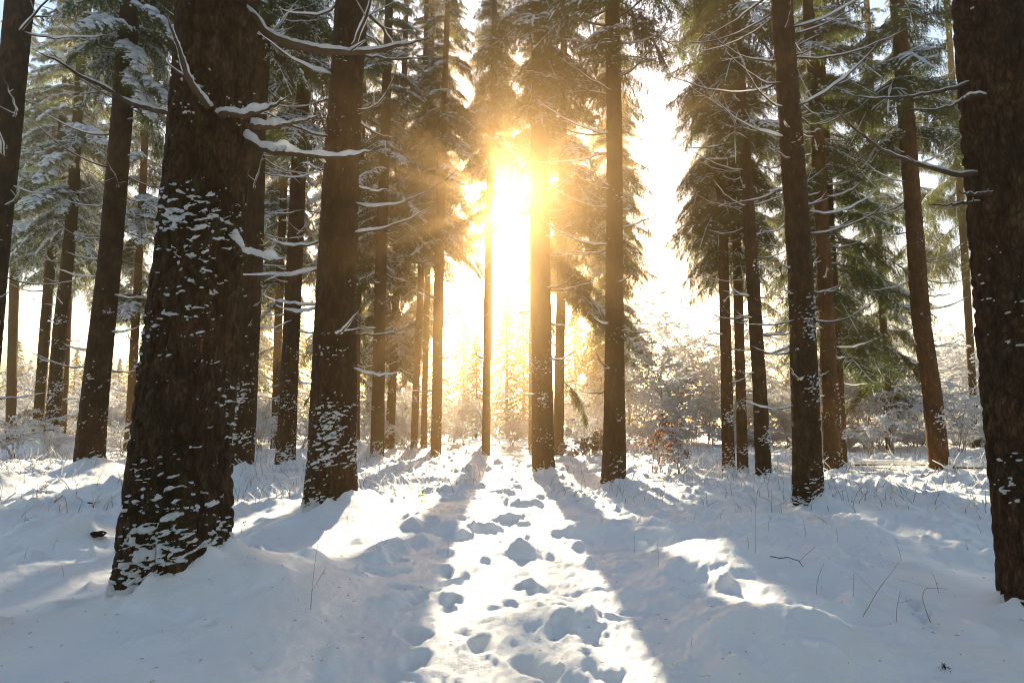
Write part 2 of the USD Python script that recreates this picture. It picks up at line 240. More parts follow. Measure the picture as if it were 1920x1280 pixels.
 dict(n='k4', Y=24., path=[(1,800,13),(1,400,12),(1,0,9)], z0=5.5, H=25, R=2.5, snow=.3, dead=0, patch=0, lab='spruce crown right of the upper flared trunk, edging the sky gap'),
 dict(n='k5', Y=26., path=[(1,800,13),(1,400,12),(1,0,9)], z0=4.6, H=25, R=3.0, snow=.6, dead=0, patch=0, lab='spruce crown behind the slim trunk right of the thick one, hung with snow'),
 dict(n='g11', Y=34., path=[(800,815,11),(804,500,10),(810,0,8)], z0=5.5, H=24, R=2.6, snow=.5, dead=0, patch=0, lab='spruce crown above the two thin orange trunks'),
]
BEHIND = dict(h1='f1', h2='f3', h3='big', h4='f5', h5='centre', h6='f8', h7='m3', h8='c1', h9='f11', h10='c2', h11='r1', h12='r4', h13='r6', k1='m2', k2='c1', k3='m3', k4='c2', k5='m1', h14='r7', g6='r3', g3='centre', g4='m2', g5='c2', g9='m1', g10='l2', g11='f9', g2='l1')
for T in TREES:                                    # crowns whose trunks the photograph hides stand in line behind a nearer trunk
    if T['n'] in BEHIND:
        o = sorted(next(q for q in TREES if q['n'] == BEHIND[T['n']])['path'], key=lambda q: q[1])
        T['path'] = [(float(np.interp(b, [q[1] for q in o], [q[0] for q in o])), b, w) for a, b, w in T['path']]
for T in TREES:
    path = T['path']
    T['pts'] = np.array([at(a, b, T['Y']) for a, b, w in path]); T['rad'] = np.array([w / FPX * (T['Y'] / ray(a, b)[1]) / 2 for a, b, w in path])
    T['foot'] = T['pts'][0].copy()

# ------------------------------------------------------------------ the snow ground
rg = np.random.default_rng(7)
def col(px, py, rx, ry, h, p=2.0): 
    g = ground_at(px, py); return (g[0], g[1], rx * 1.25, ry * 1.25, h, p)
HUMPS = [  # named swells, from the picture: centre px, radii m, height m
    col(1385,1085,.52,.42,.20), col(1440,1225,.30,.26,.15), col(1500,1165,.20,.18,.10), col(1330,1130,.4,.3,.06), col(1690,1105,.6,.4,.10), col(160,1015,.60,.40,.15), col(60,1075,.5,.4,.12), col(985,1052,.11,.10,.10), col(945,1062,.10,.07,.06),
    col(870,1010,.28,.16,.08), col(835,1052,.10,.10,.10), col(690,1075,.14,.10,.07), col(600,985,.4,.25,.10), col(740,985,.35,.22,.10), col(545,950,.5,.3,.10), col(1090,1010,.3,.2,.09),
    col(1560,1245,.3,.10,.07), col(1340,1262,.16,.12,.06), col(1240,1010,.5,.3,.08), col(1600,1030,.6,.4,.10), col(1800,1000,.7,.5,.10), col(1060,1180,.25,.18,.05), col(200,935,.7,.25,.16),
    col(1650,985,.5,.3,.1), col(1330,985,.5,.3,.08), col(880,945,.5,.3,.08), col(1000,960,.5,.3,.06), col(1175,1035,.06,.06,.08), col(1585,1135,.07,.07,.08), col(1178,1135,.05,.05,.07), col(120,1085,.05,.05,.06), col(70,1085,.07,.05,.05)]
TUFTS = []
for i in range(460):
    r = 2.0 + 20 * rg.random() ** 1.2; a = rg.uniform(-.8, .8)
    if r < 4.0 and rg.random() < .6: continue
    x_, y_ = r * math.sin(a), r * math.cos(a)
    TUFTS.append((x_, y_, rg.uniform(.05, .14) * (1 + r * .02), rg.uniform(.02, .075) * (1 + r * .05)))
STEPS = []
for px, py, ang, L, W, d in [(772,1150,.2,.13,.08,.10),(772,1200,.1,.12,.09,.12),(775,1243,.4,.14,.10,.12),(905,1222,-.3,.14,.09,.10),(1005,1262,-.5,.14,.11,.12),(735,1097,.9,.15,.06,.07),(800,1128,.9,.14,.06,.08),(838,1110,.3,.1,.07,.09),(848,1150,.2,.09,.06,.08),
        (1010,1118,1.2,.16,.05,.06),(1050,1165,1.0,.16,.06,.07),(1095,1128,1.3,.22,.05,.05),(1160,1178,1.1,.24,.05,.06),(940,1150,1.0,.14,.05,.05),(690,1100,1.0,.16,.05,.05),(825,1085,.8,.10,.06,.08),(560,1200,.5,.05,.035,.03),(385,1203,1.2,.05,.03,.03),(495,1245,.8,.04,.03,.025),
        (480,1262,.9,.05,.03,.03),(1690,1140,.1,.12,.08,.10),(1720,1155,.2,.12,.08,.10),(1735,1175,.3,.12,.08,.09),(1600,1215,.4,.14,.09,.08),(910,1010,1.2,.2,.08,.06),(880,985,1.0,.15,.08,.06),(960,1020,1.2,.2,.08,.05)]:
    g = ground_at(px, py)
    for q in range(3):                              # a boot hole is broken and uneven: heel, sole and crumbled edge
        o = (q - 1) * L * .55
        STEPS.append((g[0] + o * math.sin(ang) + rg.normal(0, .018), g[1] + o * math.cos(ang) + rg.normal(0, .015), ang + rg.normal(0, .5), L * rg.uniform(.32, .6), W * rg.uniform(.5, .85), d * rg.uniform(.3, .55)))
for i in range(60):
    t = rg.random(); y_ = 2.6 + 14 * t; x_ = rg.normal(-.35 - .1 * t, .35 + .1 * y_)
    STEPS.append((x_, y_, rg.uniform(0, 3.1), rg.uniform(.07, .15), rg.uniform(.035, .06), rg.uniform(.02, .06)))
DRIFT = dict(big=(.05, .52, .85), centre=(-.15, .46, 1.0), r4=(-.35, .34, .7), right=(3.3, .16, .9), c1=(-.8, .26, .5), r7=(-.2, .28, .6), l1=(-.3, .30, .7), l2=(-.9, .30, .7), l3=(-.2, .30, .7))
for T in TREES:
    if T['n'] in DRIFT: T['drift'] = DRIFT[T['n']]
FEET = [(T['foot'], T['rad'][0], T) for T in TREES if T['Y'] < 22.5 and T['n'] not in BEHIND]
def ground_z(x, y, fine=True):
    x = np.asarray(x, float); y = np.asarray(y, float); r = np.hypot(x, y)
    P = lambda s, k: np.stack([x * s, y * s, np.full_like(x, k)], -1)
    z = .30 * (meshkit.noise(P(.22, 1.5), 3) - .5) * np.clip(r / 9, .25, 1.3) + .16 * (meshkit.noise(P(.8, 2.5), 5) - .5) + .10 * (meshkit.noise(P(2.1, 3.5), 8) - .5) * np.clip(r / 6, .5, 1.6)
    z += .11 * np.clip((meshkit.fbm(P(3.6, 7.5), 4, 11) - .50) * 3, 0, 1) * np.clip((r - 3) / 5, .15, 1.6)
    z += .055 * np.clip(1.4 - r / 10, 0, 1) * (np.abs(2 * meshkit.fbm(P(3.1, 14.5), 3, 51) - 1) - .3) + .026 * np.clip(1.4 - r / 8, 0, 1) * (meshkit.fbm(P(13., 2.5), 3, 53) - .5) * 2
    if fine: z += .016 * (meshkit.fbm(P(9.0, 4.5), 3, 21) - .5)
    far = np.clip((r - 14) / 16, 0, 1)
    z += far * (.10 * (meshkit.noise(P(1.3, 9.5), 31) - .5))
    z -= np.clip(r - 60, 0, None) * .004
    # keep the feet of the trees where they are seen
    near = cKDTree(np.stack([x.ravel(), y.ravel()], -1))
    zf = z.ravel(); xf, yf = x.ravel(), y.ravel()
    wx = .34 * (meshkit.fbm(P(2.6, 3.3), 3, 41) - .5); wy = .34 * (meshkit.fbm(P(2.6, 8.3), 3, 43) - .5); wx2 = .10 * (meshkit.noise(P(9., 1.3), 45) - .5); wy2 = .10 * (meshkit.noise(P(9., 5.3), 47) - .5)
    wx, wy, wx2, wy2 = (q.ravel() for q in (wx, wy, wx2, wy2))
    for hx, hy, rx, ry, h, p in HUMPS:
        k = np.array(near.query_ball_point([hx, hy], 3 * max(rx, ry)), int)
        if len(k): zf[k] += h * (1.5 if rx > .2 else .55) * np.exp(-(((xf[k] + wx[k] * min(1, rx * 3) - hx) / rx) ** 2 + ((yf[k] + wy[k] * min(1, ry * 3) - hy) / ry) ** 2))
    for f, rad, T in FEET:
        wide = 0.35 + rad * 1.4
        k = np.array(near.query_ball_point(f[:2], 6 * wide), int)
        if not len(k): continue
        base = T.setdefault('gbase', None)
        dx, dy = xf[k] - f[0], yf[k] - f[1]; d = np.hypot(dx, dy)
        ang = np.arctan2(dy, dx); lump = 1 + .10 * np.sin(ang * 2 + f[0] * 3) + .05 * np.sin(ang * 5 + f[1])
        w1 = np.exp(-(d / (2.0 * wide)) ** 2); da, dh, de = T.get('drift', (-.6, .22, .55))
        zf[k] = zf[k] * (1 - w1) + w1 * (f[2] - .03 - .5 * dh)
        dd = np.clip(d - rad * .75, 0, None)
        side = .45 + .55 * (.5 + .5 * np.cos(ang - da)) ** 1.5
        zf[k] += (.085 + .035 * np.sin(ang * 7 + f[0] * 9) + .03 * np.sin(ang * 12 + f[1] * 5)) * np.exp(-dd / .11) + dh * side * np.exp(-(dd / (de * lump * (.5 + .6 * side))) ** 1.25)
    for tx, ty, tr, th in TUFTS:
        k = np.array(near.query_ball_point([tx, ty], 3 * tr), int)
        if len(k):
            d = np.hypot(xf[k] + wx2[k] * 1.3 - tx, yf[k] + wy2[k] * 1.3 - ty) / tr
            zf[k] += th * np.exp(-d ** 1.8)
    for sx, sy, an, Ls, Ws, dp in STEPS:
        k = np.array(near.query_ball_point([sx, sy], 3 * Ls), int)
        if len(k):
            dx, dy = xf[k] + wx2[k] - sx, yf[k] + wy2[k] - sy
            a_ = (dx * math.sin(an) + dy * math.cos(an)) / Ls; b_ = (dx * math.cos(an) - dy * math.sin(an)) / Ws
            q = np.sqrt(a_ * a_ + b_ * b_)
            zf[k] += -dp / (1 + np.exp((q - .9) * 4.5)) + .15 * dp * np.exp(-((q - 1.4) / .35) ** 2)
    return zf.reshape(x.shape)
af = np.linspace(-.86, .86, 860); ab = np.linspace(.86, 2 * np.pi - .86, 80)[1:-1]
ang = np.r_[af, ab]; rr = np.r_[np.geomspace(.35, 1.5, 22)[:-1], np.geomspace(1.5, 26, 380)[:-1], np.geomspace(26, 420, 60)]
RR, AA = np.meshgrid(rr, ang, indexing='ij')
GX, GY = RR * np.sin(AA), RR * np.cos(AA)
GZ = ground_z(GX, GY)
na = len(ang)
i, j = np.meshgrid(np.arange(len(rr) - 1), np.arange(na), indexing='ij')
a0, a1 = i * na + j, i * na + (j + 1) % na
GF = np.concatenate([np.stack([a0, a1 + na, a1], -1).reshape(-1, 3), np.stack([a0, a0 + na, a1 + na], -1).reshape(-1, 3)])
GV = np.stack([GX, GY, GZ], -1).reshape(-1, 3)
GV = np.vstack([GV, [[0, 0, GZ[0].mean()]]]); c0 = len(GV) - 1
jj = np.arange(na); GF = np.vstack([GF, np.stack([np.full(na, c0), jj, (jj + 1) % na], -1)])
n_ = np.cross(GV[GF[0, 1]] - GV[GF[0, 0]], GV[GF[0, 2]] - GV[GF[0, 0]])
if n_[2] < 0: GF = GF[:, ::-1]
tag(obj('snow_ground', (GV, GF), M['snow'], smooth=True), 'white snow cover with hummocks and footprints on the forest floor', kind='structure')
gtree = cKDTree(GV[:, :2])
def gz(x, y):
    d, k = gtree.query([x, y], 4); w = 1 / (d + 1e-4); return float((GV[k, 2] * w).sum() / w.sum())
def drop(px, py):
    """The point of the snow seen at a pixel."""
    g = ground_at(px, py)
    for _ in range(4): g = ground_at(px, py, gz(g[0], g[1]))
    return g

# ------------------------------------------------------------------ where sunlight reaches the snow: the boughs leave these gaps
import shapely
def pool(*px): return shapely.Polygon([ground_at(*p)[:2] for p in px])
POOLS = [pool((770,845),(1075,850),(1000,930),(965,1000),(985,1080),(1020,1150),(1010,1279),(770,1279),(830,1150),(850,1060),(830,990),(640,1010),(430,1000),(430,930),(680,900)),
         pool((0,870),(240,885),(240,925),(0,915)), pool((0,1045),(240,1030),(240,1075),(0,1110)), pool((1560,885),(1900,880),(1900,945),(1650,925)), pool((1220,1125),(1500,1095),(1620,1190),(1440,1225)), pool((1320,1228),(1720,1228),(1740,1279),(1450,1279)), pool((1150,905),(1300,900),(1260,960),(1130,985))]
sxy = SUN[:2] / SUN[2]
cam_sun = SUN
def lit_gap(p):
    g = p[:, :2] - sxy * p[:, 2:3]
    return any(shapely.contains_xy(q, g[:, 0], g[:, 1]).any() for q in POOLS)
def sun_gap(p, deg=1.0):
    d = p - EYE; d /= np.linalg.norm(d, axis=1, keepdims=True)
    return (d @ SUN > math.cos(math.radians(deg))).any()
def in_view(p):
    d = p - EYE; q = d @ FWD; a, b = 960 + FPX * d[:, 0] / q, 640 - FPX * (d @ UPV) / q
    return ((a > -260) & (a < 2180) & (b > -160)).any()

# ------------------------------------------------------------------ bough prototypes (class prims)
def make_bough(seed, snowiness, L=2.4, hang=1.0):
    r = np.random.default_rng(seed)
    n = 12; s = np.linspace(0, 1, n)
    ax = np.stack([L * s * (1 - .08 * s), .10 * L * (r.uniform(-1, 1)) * s ** 2, L * (.10 * s - (.70 + .25 * r.random()) * s ** 2 + .22 * s ** 4)], -1)
    axis_at = lambda q: np.stack([np.interp(q, s, ax[:, k]) for k in range(3)], -1)
    stems = [tubes(ax[None], (.022 * (1 - s) + .004)[None], 4)]
    ns = 44; q = np.sort(r.uniform(.06, .99, ns)); side = np.where(np.arange(ns) % 2, 1, -1)
    ls = (L * .36 * (1 - q) ** .75 * np.clip(q * 4, .25, 1) + .12) * r.uniform(.6, 1.25, ns)
    yaw = np.radians(r.uniform(42, 72, ns)) * side
    o = axis_at(q); u = np.linspace(0, 1, 6)
    dirs = np.stack([np.cos(yaw), np.sin(yaw), np.zeros(ns)], -1)
    tw = o[:, None] + dirs[:, None] * (ls[:, None] * u)[..., None]
    tw[..., 2] += -(r.uniform(.25, .6, ns) * ls)[:, None] * u ** 1.6 + .02
    stems.append(tubes(tw, np.broadcast_to(.006 * (1 - u) + .002, (ns, 6)), 3))
    # hanging twiglets along axis and side twigs
    O, Ln = [], []
    for k in range(ns):
        m_ = max(2, int(ls[k] / .05))
        uu = r.uniform(.05, 1, m_)
        O.append(np.stack([np.interp(uu, u, tw[k, :, c]) for c in range(3)], -1)); Ln.append(hang * r.uniform(.10, .52, m_) * (1.15 - .5 * uu))
    m_ = 40; uu = r.uniform(.1, 1, m_); O.append(axis_at(uu)); Ln.append(hang * r.uniform(.12, .6, m_))
    O = np.vstack(O); Ln = np.concatenate(Ln); N = len(O)
    az = r.uniform(0, 2 * np.pi, N); out = r.uniform(.05, .6, N)
    D = np.stack([np.cos(az) * out + .25, np.sin(az) * out, -np.ones(N)], -1); D /= np.linalg.norm(D, axis=1, keepdims=True)
    # needles: slim triangles leaving each twiglet
    K = 9; v = np.empty((N, K, 3, 3))
    for k in range(K):
        b = O + D * (Ln * (k + r.random(N) * .6) / K)[:, None]
        pr = r.normal(size=(N, 3)); pr -= (pr * D).sum(1, keepdims=True) * D; pr /= np.linalg.norm(pr, axis=1, keepdims=True)
        tip = b + (D * .75 + pr * .55) * r.uniform(.045, .095, N)[:, None]
        sd = np.cross(tip - b, r.normal(size=(N, 3))); sd /= np.linalg.norm(sd, axis=1, keepdims=True) + 1e-9
        w = r.uniform(.005, .010, N)[:, None]
        v[:, k, 0], v[:, k, 1], v[:, k, 2] = b - sd * w, b + sd * w, tip
    nd = v.reshape(-1, 3); nf = np.arange(len(nd)).reshape(-1, 3)
    # snow pads on the upper side
    pads = []
    if snowiness > 0:
        wax = L * .045 * np.sin(np.pi * np.clip(s * .95 + .05, 0, 1)) ** .6
        keep = r.random(ns) < snowiness
        if keep.any():
            k = np.where(keep)[0]; P = tw[k] + [0, 0, .006]
            nz = np.clip(.6 + .6 * r.normal(size=P.shape[:2]), .08, 1.8)
            tap = np.sin(np.pi * np.clip(u * .93 + .05, 0, 1))
            pads.append(ridges(P, np.full(P.shape[:2], .004), (.038 + .055 * snowiness) * snowiness * nz * tap + .004, .080 * snowiness * nz * tap + .003))
        nz = np.clip(.7 + .5 * r.normal(size=n), .1, 1.6)
        pads.append(ridges(ax[None] + [0, 0, .01], np.full((1, n), .012), (wax * .8 * nz * snowiness + .006)[None], (.075 * snowiness * nz + .006)[None]))
        # clumps caught in the hanging spray
        kk = r.choice(N, int(N * .28 * snowiness), replace=False)
        ico = trimesh.creation.icosahedron(); V0, F0 = np.array(ico.vertices), np.array(ico.faces)
        c = O[kk] + D[kk] * (Ln[kk] * r.uniform(0, .6, len(kk)))[:, None]
        sc = np.stack([r.uniform(.014, .05, len(kk)), r.uniform(.014, .05, len(kk)), r.uniform(.012, .035, len(kk))], -1)
        V = V0[None] * sc[:, None] * r.uniform(.6, 1.3, (len(kk), 12, 1)) + c[:, None]
        pads.append((V.reshape(-1, 3), (F0[None] + 12 * np.arange(len(kk))[:, None, None]).reshape(-1, 3)))
    st = cat_mesh(stems)
    return cat_mesh([(nd, nf), st]), cat_mesh(pads), ax
BOUGHS = []
def class_prim(path):
    p = stage.DefinePrim(path, 'Xform'); p.SetSpecifier(Sdf.SpecifierClass); return p
stage.DefinePrim('/World/shapes', 'Xform').SetSpecifier(Sdf.SpecifierClass)
for k, sn in enumerate([1., 1., .8, .55, .55, .3, .3, .16]):
    fo, sw, ax = make_bough(100 + k, sn, hang=1.0 if sn > .5 else 1.25)
    c = class_prim(f'/World/shapes/bough_shape_{k}')
    usdkit.mesh(stage, c.GetPath().AppendChild('foliage'), fo, M['needles'])
    usdkit.mesh(stage, c.GetPath().AppendChild('snow_load'), sw, M['powder'], True)
    BOUGHS.append((c.GetPath(), sn, ax))
def place_bough(parent, p, az, tilt, roll, s, k):
    xf = UsdGeom.Xform.Define(stage, numbered(f'{parent.GetPath()}/bough'))
    rot = Gf.Rotation(Gf.Vec3d(1, 0, 0), math.degrees(roll)) * Gf.Rotation(Gf.Vec3d(0, 1, 0), -math.degrees(tilt)) * Gf.Rotation(Gf.Vec3d(0, 0, 1), math.degrees(az))
    mt = Gf.Matrix4d().SetScale(float(s)) * Gf.Matrix4d().SetRotate(rot) * Gf.Matrix4d().SetTranslate(Gf.Vec3d(*map(float, p)))
    xf.AddTransformOp().Set(mt)
    xf.GetPrim().GetReferences().AddInternalReference(BOUGHS[k][0]); xf.GetPrim().SetInstanceable(True)
def bough_points(p, az, tilt, s, ax):
    a = ax * s; ct, st = math.cos(tilt), math.sin(tilt)
    x_ = a[:, 0] * ct - a[:, 2] * st; z_ = a[:, 0] * st + a[:, 2] * ct
    return np.stack([p[0] + x_ * math.cos(az) - a[:, 1] * math.sin(az), p[1] + x_ * math.sin(az) + a[:, 1] * math.cos(az), p[2] + z_], -1)

# ------------------------------------------------------------------ trunks
def trunk_axis(T):
    """(z) -> centre xy, radius; continues above the picture up to the tip."""
    P, R = T['pts'], T['rad']
    top, H = P[-1], T['H']
    lean = (P[-1] - P[max(0, len(P) - 3)]); lean = lean / max(lean[2], 1e-6)
    zs = list(P[:, 2]); xs = list(P[:, 0]); ys = list(P[:, 1]); rs = list(R)
    f = P[0]
    zs = [f[2] - 1.2] + zs; xs = [f[0] - (P[1][0] - f[0]) / (P[1][2] - f[2]) * 1.2] + xs; ys = [f[1]] + ys; rs = [R[0] * 1.22] + rs
    zt = max(H, top[2] + 3)
    zs += [zt]; xs += [top[0] + lean[0] * .5 * (zt - top[2])]; ys += [top[1]]; rs += [.02]
    return np.array(zs), np.array(xs), np.array(ys), np.array(rs)
def trunk_point(T, z, th):
    zs, xs, ys, rs = T['axis']
    R = np.interp(z, zs, rs); f = T['foot']; h = np.clip(z - f[2], -.5, None)
    flare = np.exp(-np.clip(h + .1, 0, None) / .30) * .16 * (np.sin(th * 5 + f[0] * 3) * .6 + np.sin(th * 3 + f[1]) * .5)
    R = R * (1 + flare)
    q = np.stack([np.cos(th) * R * T['bs'], np.sin(th) * R * T['bs'], z * T['bs'] * .45], -1)
    amp = T['amp']
    b = meshkit.noise(q * np.array([15, 15, 15]) + 1.5 * meshkit.noise(q * 5., 15)[..., None], 5); b2 = meshkit.noise(q * np.array([34, 34, 40]), 6)
    big = meshkit.noise(q * np.array([3, 3, 1.5]), 9)
    R = R + amp * (1.0 * (b2 - .5) - 1.5 * np.exp(-(np.abs(2 * b - 1) / .16) ** 2) + .4) + .02 * (big - .5) * (R / .3)
    return np.stack([np.interp(z, zs, xs) + R * np.cos(th), np.interp(z, zs, ys) + R * np.sin(th), z], -1)
def trunk_mesh(T, dth, dz, ztop):
    zs = T['axis'][0]; r0 = T['rad'][0]
    nt = max(8, int(2 * np.pi * r0 / dth)); z = np.r_[np.arange(zs[0], ztop, dz), np.linspace(ztop, zs[-1], 14)]
    th = np.arange(nt) * 2 * np.pi / nt
    Z, TH = np.meshgrid(z, th, indexing='ij')
    v = trunk_point(T, Z, TH)
    return v.reshape(-1, 3), grid_faces(1, len(z), nt)
def snow_patches(T, dens, res, ztop, seed):
    """Snow clinging to the bark: sheets that stand proud of it where the wind pressed it on."""
    f = T['foot']; r0 = T['rad'][0]; nt = int(2 * np.pi * r0 / res); z = np.arange(f[2] - .1, ztop, res * .8)
    th = np.arange(nt + 1) * 2 * np.pi / nt
    Z, TH = np.meshgrid(z, th, indexing='ij'); h = Z - f[2]
    cx, cy = np.cos(TH) * r0, np.sin(TH) * r0
    q = np.stack([cx * 19, cy * 19, Z * 38], -1); n1 = meshkit.fbm(q + 2.2 * (meshkit.noise(q * .6, seed + 9)[..., None] - .5), 4, seed); n2 = meshkit.noise(np.stack([cx * 2.2, cy * 2.2, Z * 2.4], -1), seed + 3)
    wind = np.cos(TH - T.get('wind', -1.25))
    thr = .83 - .08 * wind - .62 * (n2 - .5) - .13 * dens * np.exp(-np.clip(h, 0, None) / 1.1) - .06 * dens - .25 * np.exp(-np.clip(h - .02, 0, None) / .10) * (wind + .6) / 1.6 + .07 * np.clip(h - 1.7, 0, 1.5)
    e = n1 - thr
    on = e > 0
    P = trunk_point(T, Z, TH)
    nrm = np.stack([np.cos(TH), np.sin(TH), np.zeros_like(TH)], -1)
    thick = np.where(on, .004 + .05 * np.sqrt(np.clip(e, 0, .09)), -.012)
    V = P + nrm * thick[..., None] * T.get('pthick', 1.0)
    k = nt + 1; i, j = np.meshgrid(np.arange(len(z) - 1), np.arange(nt), indexing='ij')
    keep = on[:-1, :-1] | on[1:, :-1] | on[:-1, 1:] | on[1:, 1:]
    i, j = i[keep], j[keep]; p = i * k + j
    F = np.concatenate([np.stack([p, p + 1, p + k + 1], -1), np.stack([p, p + k + 1, p + k], -1)])
    if not len(F): return None
    used, inv = np.unique(F, return_inverse=True)
    return V.reshape(-1, 3)[used], inv.reshape(-1, 3)

def branch_set(parent, P, r0, rng, wsnow, hsnow, twigs=3, sides=5, tip=.15, fork=1.0):
    """One dead branch (a polyline) with its side twigs, and the snow lying on it as its own child."""
    n = len(P); s = np.linspace(0, 1, n)
    R = r0 * ((1 - s) ** .8 * (1 - tip) + tip)
    R = R * np.clip(1 + .10 * wob(n, rng, 4) + .07 * wob(n, rng, 1), .5, 2)
    wood = [tubes(P[None], R[None], sides)]; snow = []
    L = np.linalg.norm(np.diff(P, axis=0), axis=1).sum()
    W = (R * 1.05 + wsnow) * np.clip(.95 + .28 * wob(n, rng, 5) + .16 * wob(n, rng, 1), .15, 1.8); Hh = hsnow * np.clip(.95 + .46 * wob(n, rng, 5) + .10 * wob(n, rng, 2), .02, 2.0)
    end = np.clip(np.minimum(s * 14 + .3, (1 - s) * 5), 0.02, 1); W, Hh = W * (.35 + .65 * end) * (1 - .5 * s), Hh * end * (1 - .55 * s)
    snow.append(ridges(P[None], R[None], W[None], Hh[None]))
    if twigs:
        q = rng.uniform(.3, .92, twigs); i0 = (q * (n - 1)).astype(int)
        d = np.gradient(P, axis=0)[i0]; d /= np.linalg.norm(d, axis=1, keepdims=True)
        sd = np.cross(d, [0, 0, 1.0]) * np.where(rng.random(twigs) < .5, 1, -1)[:, None]
        l = fork * L * rng.uniform(.15, .42, twigs) * (1.1 - q); u = np.linspace(0, 1, 5)
        w = rng.uniform(.4, 1.0, twigs)[:, None]
        tw = P[i0][:, None] + (d * .8 + sd * w)[:, None] * (l[:, None] * u)[..., None]
        tw[..., 2] += (l * rng.uniform(-.15, .35, twigs))[:, None] * u ** 2
        tr = np.full((twigs, 5), 1.0) * (R[i0] * .45)[:, None] * (1 - .6 * u)
        wood.append(tubes(tw, tr, 3)); snow.append(ridges(tw, tr, tr * 1.0 + wsnow * .55 * (1 - .6 * u), np.full((twigs, 5), hsnow * .6) * (1 - .7 * u), False))
    b = obj('branch', cat_mesh(wood), M['twig'], parent)
    obj('snow', cat_mesh(snow), M['powder'], b, smooth=True)

count_b = 0
for ti, T in enumerate(TREES):
    rng = np.random.default_rng(1000 + ti)
    T['axis'] = trunk_axis(T); Y = T['Y']
    T['bs'] = 1.0; T['amp'] = .017 if Y < 5 else .009 if Y < 9 else .006
    T['pthick'] = 1.0 if Y < 9 else 1.3
    if T['n'] in ('r3', 'r4', 'r5', 'l1', 'l3'): T['wind'] = -.35
    if T['n'] == 'c1': T['wind'] = -1.4
    f = T['foot']
    t = thing('spruce_tree', T['lab'], 'tree')
    vis = at(960, 0, Y)[2] + .3
    if Y < 5: tm = trunk_mesh(T, .016, .022, vis)
    elif Y < 9: tm = trunk_mesh(T, .02, .035, vis)
    elif Y < 18: tm = trunk_mesh(T, .035, .09, min(vis, 12))
    else: tm = trunk_mesh(T, .07, .3, 10)
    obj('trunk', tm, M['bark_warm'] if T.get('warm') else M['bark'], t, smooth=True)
    if T['patch']:
        sp = snow_patches(T, T['patch'], (.008 if T['n'] == 'big' else .012) if Y < 5 else .013 if Y < 9 else .024 if Y < 18 else .04, min(vis, 6.5), 40 + ti)
        if sp is not None: tag(obj('bark_snow', sp, M['powder'], t, smooth=True), kind='stuff')
    zs, xs, ys, rs = T['axis']
    # dead branches in whorls up to the live crown
    ztop = min(vis, T['z0'] + 1.5); z0 = max(f[2] + 1.2, 1.4); zz = z0
    nd = T['dead']
    for k in range(nd):
        zb = z0 + (ztop - z0) * ((k + rng.random()) / nd) ** .85
        zb = z0 + round((zb - z0) / .42) * .42 + rng.normal(0, .03)
        azb = rng.uniform(0, 2 * np.pi)
        if Y < 16 and abs(math.sin((azb + np.pi / 2) / 2)) < .26: azb += rng.choice([-1, 1]) * rng.uniform(.7, 1.4)
        L = rng.uniform(.5, 1.0) * (.7 + .16 * min(zb, 8)) * (1.15 if Y < 14 else 1.0)
        if rng.random() < .22: L *= .3
        n = 11; s = np.linspace(0, 1, n)
        rise = rng.uniform(-.10, .12); curl = rng.uniform(.12, .55); turn = rng.normal(0, .3)
        a_ = azb + turn * s
        step = np.stack([np.cos(a_), np.sin(a_), rise - .45 * (1 - s) ** 2 * rng.uniform(.2, 1.3) + curl * s * 1.6], -1) * (L / n)
        P = np.cumsum(step, axis=0); P -= P[0]
        r_t = np.interp(zb, zs, rs)
        P += [np.interp(zb, zs, xs) + (r_t - .02) * math.cos(azb), np.interp(zb, zs, ys) + (r_t - .02) * math.sin(azb), zb]
        P[1:] += rng.normal(0, .008, (n - 1, 3))
        if sun_gap(P): continue
        branch_set(t, P, rng.uniform(.008, .015) * (1 + .25 * L) * (1.15 if Y > 17 else 1), rng, rng.uniform(.006, .014), rng.uniform(.018, .045), twigs=rng.integers(1, 5), sides=4)
        count_b += 1
    # live boughs
    zc, H, R = T['z0'], zs[-1], T['R']
    zcap = min(H - .3, vis + 1.0) if Y > 10.5 else 0
    step = (.58 if Y < 20 else .70 if Y < 26 else .90) / {'k3': 1.5, 'h7': 1.35, 'h8': 1.0, 'h12': .6, 'h13': .7, 'g6': .65, 'h14': .65, 'h11': .75, 'g8': .8, 'h15': .75}.get(T['n'], 1.0)
    zb = zc
    choice = [k for k, b in enumerate(BOUGHS) if abs(b[1] - T['snow']) < .32]
    while zb < zcap:
        u = (zb - zc) / (H - zc)
        for k in range(rng.integers(3, 6)):
            az = rng.uniform(0, 2 * np.pi)
            ln = R * ((1 - u) ** .75) * (.55 + .45 * min(1, u * 5 + .35)) * rng.uniform(.7, 1.12)
            tilt = .12 - .50 * (1 - u) * rng.uniform(.2, 1.2)
            s_ = np.clip(ln / 2.4, .3, 1.6)
            zz = zb + rng.uniform(-.55, .55) * step
            p = np.array([np.interp(zz, zs, xs), np.interp(zz, zs, ys), zz])
            kb = int(rng.choice(choice)); pts = bough_points(p, az, tilt, s_, BOUGHS[kb][2])
            pts2 = np.vstack([pts[1:], pts[3:] - [0, 0, .25]])
            if not in_view(pts2) or sun_gap(pts2): continue
            if sun_gap(pts2, 4.5) and rng.random() < .40: continue
            if lit_gap(pts2[::2]) and rng.random() < .99: continue
            place_bough(t, p, az, tilt, rng.normal(0, .12), s_, kb)
        zb += step
print('dead branches', count_b, 'boughs', sum(v for k, v in taken.items() if k.endswith('/bough')))

